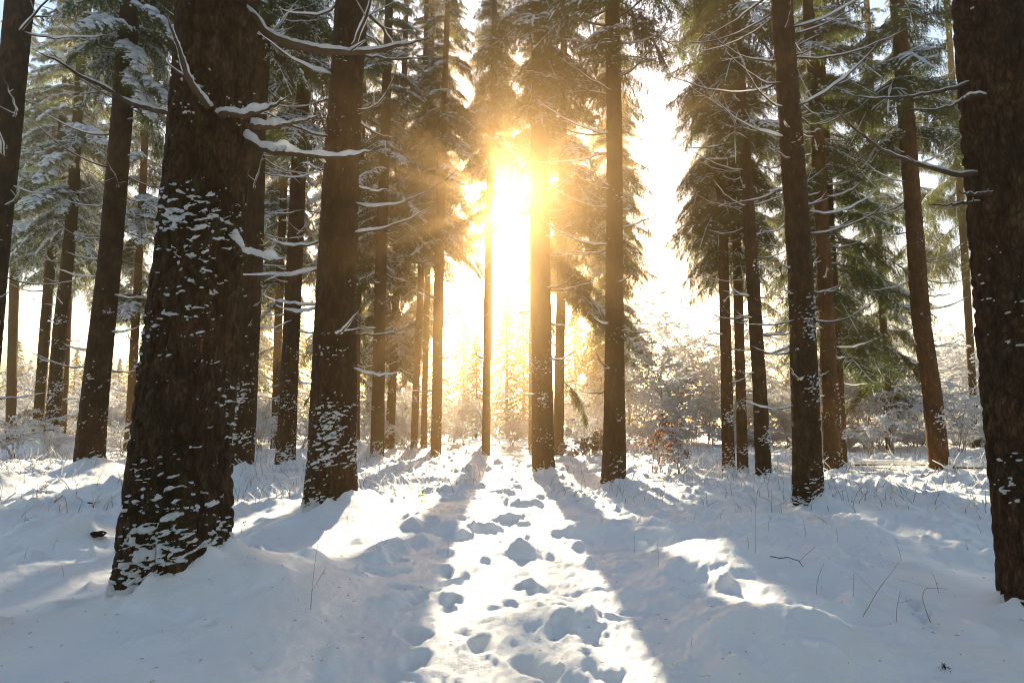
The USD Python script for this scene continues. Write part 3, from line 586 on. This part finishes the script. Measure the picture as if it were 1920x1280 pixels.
# ------------------------------------------------------------------ the near trunks' own branches, traced with their distances
by = {T['n']: taken for T in TREES}
def traced(tree_index, pts, r_px, snow, twigs=2):
    """pts: (px, py, distance)"""
    t = stage.GetPrimAtPath('/World/spruce_tree' + (f'_{tree_index:03d}' if tree_index else ''))
    P = np.array([at(a, b, y) for a, b, y in pts]); n = 56
    zs, xs, ys, rs = TREES[tree_index]['axis']; c = np.array([np.interp(P[0, 2], zs, xs), np.interp(P[0, 2], zs, ys), P[0, 2] - .01]); to = c - P[0]; dist = np.linalg.norm(to)
    P = np.vstack([P[0] + to * min(1, max(.12, dist - np.interp(P[0, 2], zs, rs) + .10) / dist), P])
    rng = np.random.default_rng(int(pts[0][0] * 7 + pts[0][1]))
    Q = resample(P, n) + np.c_[np.zeros((n, 2)), .004 * wob(n, rng, 2)]
    branch_set(t, Q, .78 * r_px / FPX * pts[0][2], rng, snow * .42, snow, twigs + 2, 8, .05, .55)
B = 3.95
traced(0, [(330,214,3.9),(285,206,3.9),(240,190,3.88),(195,163,3.85),(150,142,3.8),(110,116,3.7),(60,92,3.6)], 9, .030, 2)
traced(0, [(385,195,3.68),(355,150,3.5),(336,95,3.3),(322,55,3.2),(309,24,3.1)], 10, .035, 1)
traced(0, [(425,212,3.72),(462,216,3.66),(500,205,3.6),(540,181,3.5)], 11, .045, 0)
traced(0, [(455,234,4.0),(500,238,4.05),(545,232,4.1),(603,214,4.2)], 9, .045, 1)
traced(0, [(455,262,3.95),(490,278,3.95),(525,288,3.95),(580,293,4.0),(640,294,4.1),(712,276,4.2)], 10, .085, 1)
traced(0, [(470,30,3.95),(500,62,3.95),(540,82,3.95),(600,95,4.0),(670,98,4.05),(740,88,4.1),(806,70,4.2)], 13, .055, 2)
traced(0, [(438,452,3.9),(460,474,3.88),(495,483,3.86),(538,484,3.84)], 8, .060, 0)
traced(0, [(312,412,3.95),(285,410,3.9),(254,403,3.85)], 8, .035, 0)
traced(0, [(360,10,3.9),(325,2,3.85),(285,-12,3.8)], 10, .035, 0)
R_ = 3.6
traced(1, [(1830,155,3.6),(1790,164,3.6),(1745,174,3.6),(1690,183,3.62),(1625,184,3.65),(1567,166,3.7)], 6, .012, 1)
traced(1, [(1830,178,3.5),(1785,197,3.5),(1740,206,3.5),(1700,204,3.5)], 6, .012, 2)
traced(1, [(1850,327,3.6),(1800,327,3.6),(1740,312,3.6),(1690,297,3.6),(1640,270,3.6),(1590,230,3.65),(1555,193,3.7)], 8, .014, 3)
traced(1, [(1850,378,3.6),(1810,381,3.6),(1770,385,3.6),(1738,381,3.6)], 6, .010, 1)
traced(1, [(1850,362,3.5),(1822,364,3.48),(1795,360,3.45)], 8, .010, 0)

# ------------------------------------------------------------------ frosted shrubs
def make_shrub(seed, H=3.0, spread=1.6, stems=9, arch=.5):
    r = np.random.default_rng(seed)
    n = 8; s = np.linspace(0, 1, n)
    az = r.uniform(0, 2 * np.pi, stems); l = H * r.uniform(.6, 1.15, stems); o = r.uniform(.25, 1, stems) * spread
    P = np.stack([np.cos(az)[:, None] * (o[:, None] * s ** 1.5) + r.normal(0, .08, (stems, 1)), np.sin(az)[:, None] * (o[:, None] * s ** 1.5) + r.normal(0, .08, (stems, 1)), l[:, None] * (s - arch * .5 * s ** 3)], -1)
    P[:, 1:] += r.normal(0, .03, (stems, n - 1, 3))
    lev = [(P, np.full((stems, n), .014) * (1 - .75 * s))]
    cur = P
    for d, (cnt, frac, rad) in enumerate([(9, .42, .007), (7, .45, .004), (3, .5, .003)]):
        m_ = len(cur); k = np.repeat(np.arange(m_), cnt); q = r.uniform(.25, 1, len(k))
        ii = q * (cur.shape[1] - 1); i0 = np.minimum(ii.astype(int), cur.shape[1] - 2); fr = (ii - i0)[:, None]
        b = cur[k, i0] * (1 - fr) + cur[k, i0 + 1] * fr; dr = cur[k, i0 + 1] - cur[k, i0]; dr /= np.linalg.norm(dr, axis=1, keepdims=True) + 1e-9
        rn = r.normal(size=(len(k), 3)); rn[:, 2] *= .5
        dd = dr * .7 + rn * .55; dd /= np.linalg.norm(dd, axis=1, keepdims=True)
        L0 = np.linalg.norm(cur[k, -1] - cur[k, 0], axis=1) * frac * r.uniform(.5, 1.2, len(k)) * (1.15 - .6 * q)
        nn = 4; u = np.linspace(0, 1, nn)
        c = b[:, None] + dd[:, None] * (L0[:, None] * u)[..., None]; c[..., 2] -= (.25 * L0)[:, None] * u ** 2
        lev.append((c, np.full((len(k), nn), rad) * (1 - .6 * u))); cur = c
    wood, snow = [], []
    for d, (P, R) in enumerate(lev):
        wood.append(tubes(P, R * (1.0 if d < 2 else .8), 3))
        W = R * 1.25 + .011; Hh = np.full(P.shape[:2], .036) * r.uniform(.3, 1.4, (len(P), 1))
        snow.append(ridges(P, R, W, Hh, False))
    return cat_mesh(wood), cat_mesh(snow)
SHRUBS = []
for k, (H, sp, st, ar) in enumerate([(3.2, 1.7, 9, .5), (4.2, 1.6, 8, .35), (2.0, 1.5, 9, .7), (5.2, 1.5, 7, .25)]):
    wd, sn = make_shrub(300 + k, H, sp, st, ar)
    c = class_prim(f'/World/shapes/shrub_shape_{k}')
    usdkit.mesh(stage, c.GetPath().AppendChild('twigs'), wd, M['shrub']); usdkit.mesh(stage, c.GetPath().AppendChild('snow'), sn, M['powder'], True)
    SHRUBS.append(c.GetPath())
def shrub(px, Y, k, s, label, group=None, rz=None):
    p = at(px, 800, Y); rng = np.random.default_rng(int(px * 3 + Y * 17))
    t = thing('frosted_shrub', label, 'shrub', (p[0], Y, gz(p[0], Y) - .03), rng.uniform(0, 6.28), s, group)
    t.GetReferences().AddInternalReference(SHRUBS[k]); t.SetInstanceable(True)
for px, Y, k, s, lab in [
    (1215,24,2,.95,'snowy bush mounded behind the brown-leaved beech bush'), (1275,27,0,.9,'frosted bush in the bright gap left of the three slim trunks'), (1330,29,1,.9,'tall frosted bush just left of the three slim trunks'),
    (1400,30,0,1.,'frosted bush seen between the three slim trunks'), (1475,28,0,.95,'frosted bush between the slim trunks and the snow-plastered trunk'), (1625,22,2,1.,'low frosted bush right of the reddish trunk'),
    (1665,24,0,1.05,'frosted bush with thick grey stems left of the leaning trunk'), (1712,27,1,.95,'tall frosted bush directly behind the leaning trunk'), (1800,24,0,1.05,'frosted bush right of the leaning trunk'),
    (1848,27,3,.95,'tall pale thin-twigged tree-like shrub left of the huge right trunk'), (1790,33,3,1.2,'highest bare frosted shrub against the sky at right'), (1885,22,0,1.0,'frosted bush half hidden by the huge right trunk'),
    (235,20,2,.8,'snowy bush right of the many-branched left trunk'), (215,24,0,.75,'frosted thin shrub behind the foot of the many-branched trunk'), (30,19,2,.85,'snowy bramble bush at the left picture edge'), (100,20,2,.7,'snowy bush at the feet of the far pair of trunks'),
    (490,22,2,.9,'frosted bush seen between the massive trunk and the slim ridged trunk'), (570,24,2,.8,'frosted bush left behind the thick trunk'), (690,24,2,.8,'frosted bush right behind the thick trunk'), (760,25,2,.8,'frosted bush between the thin orange trunks'),
    (870,27,2,.75,'glittering low bush left under the sun'), (960,26,2,.8,'glittering low bush right under the sun'), (1090,23,2,.85,'snowy bush between the mossy trunk and the flared trunk')]:
    shrub(px, Y, k, s, lab)
# the thicket behind, which reads as one mass
rng = np.random.default_rng(77)
thicket = thing('frosted_thicket', 'mass of white frosted brushwood closing off the wood', 'thicket'); tag(thicket, kind='stuff')
for px in np.arange(-200, 2150, 24):
    for rep in range(1 if px > 1150 else 2):
        if 840 < px < 1010 and rng.random() < .5: continue
        right = px > 1150
        Y = rng.uniform(26, 38) if right else rng.uniform(30, 46)
        x_ = at(px + rng.uniform(-12, 12), 800, Y)[0]; k = int(rng.choice([0, 1, 2, 3], p=[.35, .3, .15, .2] if right else [.45, .15, .4, 0]))
        s = rng.uniform(.8, 1.2) * (1.5 if right else 1.0)
        c = UsdGeom.Xform.Define(stage, numbered('/World/frosted_thicket/clump'))
        c.AddTranslateOp().Set(Gf.Vec3d(float(x_), float(Y), gz(x_, Y) - .05)); c.AddRotateZOp().Set(rng.uniform(0, 360)); c.AddScaleOp().Set(Gf.Vec3f(s, s, s))
        c.GetPrim().GetReferences().AddInternalReference(SHRUBS[k]); c.GetPrim().SetInstanceable(True)

for k in range(60):                                # low brush closes the foot of the thicket
    px = rng.uniform(1180, 1960); Y = rng.uniform(25, 33); x_ = at(px, 800, Y)[0]; s = rng.uniform(.55, .95)
    c = UsdGeom.Xform.Define(stage, numbered('/World/frosted_thicket/clump'))
    c.AddTranslateOp().Set(Gf.Vec3d(float(x_), float(Y), gz(x_, Y) - .1)); c.AddRotateZOp().Set(rng.uniform(0, 360)); c.AddScaleOp().Set(Gf.Vec3f(s * 1.2, s * 1.2, s * .8))
    c.GetPrim().GetReferences().AddInternalReference(SHRUBS[2]); c.GetPrim().SetInstanceable(True)
# ------------------------------------------------------------------ far conifers in the haze
def far_conifer(seed, H=14):
    r = np.random.default_rng(seed); nd, sn = [], []
    z = 1.0
    while z < H:
        u = (z - 1) / (H - 1); Lb = 2.6 * (1 - u) ** .85 + .15
        for k in range(7):
            az = r.uniform(0, 6.28); n = int(26 * Lb / 2) + 6; q = r.random(n) ** .7
            l = Lb * r.uniform(.75, 1.1); w = (r.uniform(-1, 1, n) * .30 * l * (1.1 - q))
            bx, bz = q * l, z - .35 * l * q ** 1.5 + r.uniform(-.05, .05, n)
            c = np.stack([bx * math.cos(az) - w * math.sin(az), bx * math.sin(az) + w * math.cos(az), bz], -1)
            d = r.normal(size=(n, 3)) * [.5, .5, .3] + [math.cos(az) * .5, math.sin(az) * .5, -.7]; d /= np.linalg.norm(d, axis=1, keepdims=True)
            sd = np.cross(d, r.normal(size=(n, 3))); sd /= np.linalg.norm(sd, axis=1, keepdims=True)
            ll = r.uniform(.2, .42, n)[:, None]; ww = r.uniform(.03, .07, n)[:, None]
            tri = np.stack([c - sd * ww, c + sd * ww, c + d * ll], 1).reshape(-1, 3); nd.append((tri, np.arange(len(tri)).reshape(-1, 3)))
            m_ = n // 2; c2 = c[:m_] + [0, 0, .04]; sx = r.uniform(.06, .15, (m_, 1))
            e1 = np.array([math.cos(az), math.sin(az), -.4]) * sx * 1.6; e2 = np.array([-math.sin(az), math.cos(az), 0]) * sx
            quad = np.stack([c2 - e1, c2 + e2, c2 + e1, c2 - e2, c2 + [0, 0, .05]], 1).reshape(-1, 3)
            b0 = np.arange(m_)[:, None, None] * 5; sn.append((quad, (b0 + np.array([[0, 4, 3], [3, 4, 2], [2, 4, 1], [1, 4, 0]])).reshape(-1, 3)))
        z += .5 - .15 * u
    return cat_mesh(nd), cat_mesh(sn)
FAR = []
for k in range(3):
    a, b = far_conifer(500 + k, 13 + k)
    c = class_prim(f'/World/shapes/conifer_shape_{k}')
    usdkit.mesh(stage, c.GetPath().AppendChild('trunk'), tubes(np.array([[[0, 0, -.3], [0, 0, 6], [.03, 0, 13 + k]]]), np.array([[.2, .13, .02]]), 7), M['bark'])
    usdkit.mesh(stage, c.GetPath().AppendChild('crown'), a, M['needles']); usdkit.mesh(stage, c.GetPath().AppendChild('snow'), b, M['powder'])
    FAR.append(c.GetPath())
rng = np.random.default_rng(5)
for px, Y, s, lab, grp in [(893,44,.62,'young hazy spruce a little left of the trunk under the sun',None),(950,50,.88,'hazy pointed spruce just right of the trunk under the sun',None),(982,45,.72,'short hazy spruce left of the mossy trunk',None),(868,58,.9,'pale far spruce farthest left in the bright gap',None)] + \
    [(p, y, s, 'small snowy conifer of the low far wood edge seen in the left clearing', 'far conifers in the left clearing') for p, y, s in [(5,50,.5),(32,56,.55),(58,48,.44),(150,52,.5),(182,58,.6),(215,50,.45),(-40,52,.5),(290,56,.6),(18,60,.7),(45,62,.62),(72,57,.5),(88,60,.6),(200,62,.6),(238,60,.62),(265,58,.55),(132,60,.6)]] + \
    [(p, y, s, 'far spruce deep in the stand, ' + w, 'spruces deep in the stand') for p, y, s, w in [(480,48,.85,'right beside the massive trunk'),(545,55,1.,'behind the slim snow-ridged trunk'),(640,46,.8,'behind the thick trunk with the drift'),(700,52,1.,'behind the slim trunk right of the thick one'),(760,46,.75,'left of the two thin orange trunks'),(820,55,.8,'behind the sunlit orange trunk'),(1080,48,.8,'between the mossy and the flared trunk'),(1130,56,1.,'at the left side of the flared trunk'),(1180,50,.7,'at the right side of the flared trunk')]]:
    x_ = at(px, 790, Y)[0]
    t = thing('distant_spruce', lab, 'tree', (x_, Y, gz(x_, Y) - .2), rng.uniform(0, 6.28), s, grp)
    t.GetReferences().AddInternalReference(FAR[rng.integers(3)]); t.SetInstanceable(True)

# ------------------------------------------------------------------ the wood goes on behind and beside the camera
c = class_prim('/World/shapes/wood_spruce')
a, b = far_conifer(520, 14)
usdkit.mesh(stage, c.GetPath().AppendChild('trunk'), tubes(np.array([[[0, 0, -.4], [0, 0, 1.0], [0, 0, 12], [.1, 0, 24]]]), np.array([[.30, .24, .15, .02]]), 12), M['bark'])
usdkit.mesh(stage, c.GetPath().AppendChild('crown'), (a[0] * [1.25, 1.25, 1.1] + [0, 0, 8.0], a[1]), M['needles']); usdkit.mesh(stage, c.GetPath().AppendChild('snow'), (b[0] * [1.25, 1.25, 1.1] + [0, 0, 8.0], b[1]), M['powder'])
rng = np.random.default_rng(19); spots = []
while len(spots) < 30:
    x_, y_ = rng.uniform(-26, 26), rng.uniform(-24, 8)
    if (y_ > -2.5 and abs(x_) < 8 + max(0, y_) * 1.1) or any(np.hypot(x_ - q[0], y_ - q[1]) < 3.4 for q in spots): continue
    spots.append((x_, y_))
for x_, y_ in spots:
    t = thing('surrounding_spruce', 'tall snowy spruce of the wood around the viewer', 'tree', (x_, y_, gz(x_, y_)), rng.uniform(0, 6.28), rng.uniform(.85, 1.1), 'spruces around the viewer')
    t.GetReferences().AddInternalReference(c.GetPath()); t.SetInstanceable(True)

# ------------------------------------------------------------------ beech bush with brown leaves, brushwood heap
def leaf_cloud(c, rng, size):
    n = len(c); d = rng.normal(size=(n, 3)); d /= np.linalg.norm(d, axis=1, keepdims=True); e = np.cross(d, rng.normal(size=(n, 3))); e /= np.linalg.norm(e, axis=1, keepdims=True)
    l = rng.uniform(.7, 1.2, (n, 1)) * size; w = l * .42
    q = np.stack([c - d * l, c + e * w, c + d * l, c - e * w], 1).reshape(-1, 3); b0 = np.arange(n)[:, None, None] * 4
    return q, (b0 + np.array([[0, 1, 2], [0, 2, 3]])).reshape(-1, 3)
def bush(name, label, px, Y, seed, H, sp, stems, nleaf, size, mat):
    r = np.random.default_rng(seed); wd, sn = make_shrub(seed, H, sp, stems, .5)
    p = at(px, 800, Y); t = thing(name, label, 'bush', (p[0], Y, gz(p[0], Y) - .02))
    obj('twigs', wd, M['shrub'], t); obj('snow', sn, M['powder'], t, smooth=True)
    if nleaf:
        c = wd[0][r.choice(len(wd[0]), nleaf)] + r.normal(0, .02, (nleaf, 3)); c[:, 2] = np.maximum(c[:, 2], .05)
        tag(obj('leaves', leaf_cloud(c, r, size), mat, t), kind='stuff')
bush('beech_bush', 'young beech bush with rust-brown winter leaves right of the flared trunk', 1228, 14.0, 611, 1.7, .95, 4, 1100, .045, M['beech'])
bush('beech_bush', 'small second brown-leaved bush low right of the young beech bush', 1275, 13.0, 612, .9, .8, 3, 420, .035, M['beech'])
bush('brushwood', 'dark round brushwood heap with a snow cap between the two centre-right trunks', 1108, 19.5, 613, 1.0, 1.1, 7, 2600, .06, M['dead_leaves'])
bush('straw_bush', 'straw-coloured dry bush at the left edge of the clearing', 40, 21, 614, 1.3, 1.3, 5, 900, .05, M['straw'])
bush('straw_bush', 'straw-coloured dry bush behind the left thin trunks', 170, 24, 615, 1.2, 1.4, 5, 900, .05, M['straw'])

# ------------------------------------------------------------------ stalks, twigs, grass
def stalk_mesh(rng, h, kind):
    n = 7; s = np.linspace(0, 1, n); a = rng.uniform(0, 6.28); bend = rng.uniform(.05, .35) * h
    P = np.stack([np.cos(a) * bend * s ** 2, np.sin(a) * bend * s ** 2, h * s - .03], -1)[None]
    out = [tubes(P, (.0014 * (1 - .6 * s) + .0005)[None], 3)]
    for k in range(kind):
        i0 = rng.integers(2, 6); b = P[0, i0]; d = rng.normal(size=3); d[2] = abs(d[2]) * .8; d /= np.linalg.norm(d)
        out.append(tubes((b + d * np.linspace(0, rng.uniform(.12, .35) * h, 4)[:, None])[None], np.full((1, 4), .0010), 3))
    return cat_mesh(out)
STALKS = [(582,1150,.46,1),(1417,1045,.52,0),(1405,1045,.16,1),(1185,1010,.14,1),(1200,1000,.2,2),(1530,1110,.2,1),(1600,1125,.18,1),(1570,1010,.12,1),(1010,1040,.16,2),(1020,1010,.14,0),(840,1035,.12,0),(705,970,.12,0),(715,1025,.10,0),(1235,1060,.18,1),(1190,1040,.2,2),(50,1000,.18,2),(47,1040,.10,0),(100,1030,.14,3),(150,985,.20,3),(90,960,.22,3),
    (1545,985,.16,1),(1510,1000,.14,1),(1380,960,.22,2),(1350,975,.15,2),(1300,990,.2,1),(1440,990,.14,2),(1670,970,.16,1),(1740,960,.12,1),(1690,1050,.14,0),(1820,1050,.16,1),(1840,1000,.12,1),(1760,1110,.16,1),(1680,1165,.2,1),(1295,1215,.08,0),(1445,1255,.07,0),(650,1000,.25,1),(1250,930,.2,2),(1130,985,.15,2),(960,985,.14,1),(455,935,.2,0),(120,1080,.10,1),(195,1022,.08,1)]
for k, (px, py, h, kind) in enumerate(STALKS):
    g = drop(px, py); rng = np.random.default_rng(900 + k)
    o = obj('dry_stalk', (lambda m_: (m_[0] + g, m_[1]))(stalk_mesh(rng, h, kind)), M['shrub'])
    if (px, py) == (582, 1150): tag(o, 'tall thin stalk with a tiny green leaf, right of the massive trunk', 'stalk')
    elif (px, py) == (1417, 1045): tag(o, 'tallest upright bare stalk, behind the big rounded snow mound', 'stalk')
    else: tag(o, 'short thin bare stalk poking out of the snow', 'stalk', 'short bare stalks in the snow')
def rod(name, label, cat, pts, r, snow=0.0, twigs=1):
    """A fallen stick: pixel points, all on the snow plus a height."""
    P = []
    for px, py, up in pts:
        g = drop(px, py); P.append([g[0], g[1], g[2] + up])
    P = resample(P, 14); rng = np.random.default_rng(int(pts[0][0])); P[:, 2] += .006 * wob(14, rng, 2); r = r * .36
    t = thing(name, label, cat)
    n = 14; s = np.linspace(0, 1, n); wood = [tubes(P[None], (r * (1 - .55 * s))[None], 7)]; mt = M['straw'] if 'straw' in label or 'curved' in label else M['twig']
    for k in range(twigs):
        i0 = rng.integers(5, 12); d = rng.normal(size=3); d[2] = abs(d[2]) * .5; d /= np.linalg.norm(d)
        wood.append(tubes((P[i0] + d * np.linspace(0, .18, 4)[:, None])[None], np.full((1, 4), r * .3), 4))
    obj('stick', cat_mesh(wood), mt, t)
    if snow: obj('snow', ridges(P[None], (r * (1 - .55 * s))[None], np.full((1, n), r * 1.1 + snow * .4), np.full((1, n), snow) * np.clip(np.minimum(s, 1 - s) * 8, .05, 1)), M['powder'], t, smooth=True)
rod('fallen_branch', 'short dark stick rising from the snow left of the massive trunk', 'branch', [(102,944,.02),(115,936,.05),(128,927,.12)], .022)
rod('fallen_branch', 'long dark fallen branch under a snow pillow beside the massive trunk', 'branch', [(165,948,.03),(200,943,.05),(225,933,.10),(252,922,.16)], .030, .04, 2)
rod('fallen_branch', 'thin bent twig with knee lying left of the hollow mound', 'branch', [(44,1000,.0),(46,985,.06),(70,988,.05),(105,995,.02)], .008)
rod('fallen_branch', 'dark twig lying on the right flank of the big rounded mound', 'branch', [(1445,1050,.03),(1475,1058,.05),(1508,1075,.02)], .010)
rod('fallen_branch', 'long slanting straw twig in front of the right-hand snowfield', 'branch', [(1618,1155,.0),(1655,1130,.10),(1690,1100,.16)], .006)
rod('fallen_branch', 'short dark stick beside the foot of the snow-plastered trunk', 'branch', [(1528,970,.02),(1545,985,.06),(1565,1000,.02)], .008)
rod('fallen_branch', 'bare twig in the snow at lower right of the frame', 'branch', [(1355,1262,.0),(1366,1272,.03),(1378,1279,.01)], .006)
rod('fallen_branch', 'curved twig leaning from the lumpy snow in the right foreground', 'branch', [(1745,1165,.0),(1750,1140,.12),(1780,1138,.10)], .006)
rod('fallen_log', 'long snow-covered log lying before the thicket right of the leaning trunk', 'log', [(1790,882,.08),(1840,884,.10),(1890,886,.10)], .12, .10, 0)
rod('fallen_log', 'long snow-covered log lying left of the leaning trunk', 'log', [(1600,874,.05),(1680,876,.08),(1735,877,.08)], .10, .10, 0)
# hollow under the left mound: a rotten stump mouth
g = drop(187, 1001); th = np.linspace(0, 2 * np.pi, 25)[:-1]
rim = np.stack([g[0] + .075 * np.cos(th) * (1 + .12 * np.sin(3 * th)), g[1] - .01 + .02 * np.sin(th), g[2] + .004 + .026 * np.sin(th) + .004 * np.cos(5 * th)], -1)
inner = rim * [1, 1, 1] + (g - rim) * .35 + [0, .03, 0]; deep = rim + (g - rim) * .9 + [0, .05, 0]
hv = np.vstack([rim + [0, -.012, 0], inner, deep]); hf = grid_faces(1, 3, 24)
t = thing('rotten_stump', 'dark stump mouth showing under the smooth snow mound on the left', 'stump')
obj('hollow', (hv, hf), M['hollow'], t)
# green sprouts
def sprout(label, px, py, h, n, size, seed):
    g = drop(px, py); r = np.random.default_rng(seed); t = thing('green_sprout', label, 'plant', g)
    s = np.linspace(0, 1, 6); P = np.stack([.05 * s ** 2 * h * 3, 0 * s, h * s - .02], -1)[None]
    obj('stem', tubes(P, (.004 * (1 - .5 * s))[None], 4), M['twig'], t)
    for k in range(n):
        q = leaf_cloud(P[0, -1 - k % 2][None] + r.normal(0, size, (1, 3)), r, size); obj('leaf', q, M['green'], t)
sprout('small yellow-green leafy sprout on the sunny snow right of the drift', 788, 952, .16, 7, .035, 1)
sprout('tiny green sprout at the left foot of the thick trunk', 452, 1000, .14, 4, .02, 2)
g = drop(582, 1150)
# dry grass in the middle distance, nobody could count it
rng = np.random.default_rng(31); parts = []
for k in range(2600):
    r_ = rng.uniform(9, 26); a_ = rng.uniform(-.80, .80)
    if abs(a_) < .10 and rng.random() < .6: continue
    x_, y_ = r_ * math.sin(a_), r_ * math.cos(a_); h = rng.uniform(.08, .32) * (1 + (r_ > 16) * .6)
    n = 4; s = np.linspace(0, 1, n); b = rng.normal(0, .12, 2)
    parts.append(np.stack([x_ + b[0] * s ** 2, y_ + b[1] * s ** 2, h * s], -1))
P = np.array(parts); zz = np.array([gz(p[0, 0], p[0, 1]) for p in P]); P[..., 2] += zz[:, None] - .02
tag(obj('dry_grass', tubes(P, np.broadcast_to(.004 * (1 - .6 * np.linspace(0, 1, 4)), P.shape[:2]), 3), M['twig']), 'thin dry grass and stems sticking out of the far snow', 'grass', kind='stuff')
k = rng.random(len(P)) < .6; Q = P[k]; 
tag(obj('grass_snow', ridges(Q[:, 1:], np.full((len(Q), 3), .003), np.full((len(Q), 3), .009) * rng.uniform(.4, 1.5, (len(Q), 1)), np.full((len(Q), 3), .022), False), M['powder'], smooth=True), 'tufts of snow caught on the dry grass', 'snow', kind='stuff')
# needles and bark crumbs on the near snow
parts = []
for k in range(520):
    r_ = rng.uniform(1.9, 6.5); a_ = rng.uniform(-.8, .8); x_, y_ = r_ * math.sin(a_), r_ * math.cos(a_); z_ = gz(x_, y_) + .003
    d = rng.normal(size=2); d *= rng.uniform(.003, .011) / np.linalg.norm(d); parts.append([[x_ - d[0], y_ - d[1], z_], [x_, y_, z_ + .003], [x_ + d[0], y_ + d[1], z_]])
tag(obj('needle_litter', tubes(np.array(parts), np.full((len(parts), 3), .0013), 3), M['twig']), 'fallen needles and bark crumbs strewn on the near snow', 'litter', kind='stuff')
# a spruce cone fragment near the right bottom corner
g = drop(1772, 1256); ico = trimesh.creation.icosphere(1); parts = []
r = np.random.default_rng(3)
for k in range(40):
    d = r.normal(size=3); d[2] = abs(d[2]) * .7; d /= np.linalg.norm(d); parts.append(np.stack([g, g + d * .012, g + d * r.uniform(.02, .035)]))
t = thing('needle_tuft', 'small dark spiky needle tuft lying in the bottom right snow', 'twig')
obj('needles', tubes(np.array(parts), np.full((40, 3), .002), 3), M['hollow'], t)

# ------------------------------------------------------------------ the frosty air
hz = usdkit.material(stage, L_ + 'haze_air', {"v": ("principled_volume", {"color": (.98, .65, .33), "density": 0.0038, "anisotropy": 0.84})}, [], volume="v.volume")
box = trimesh.creation.box(bounds=[[-470, -470, -5], [470, 470, 29]])
tag(obj('haze', box, hz), 'thin bright haze in the cold air', kind='stuff')
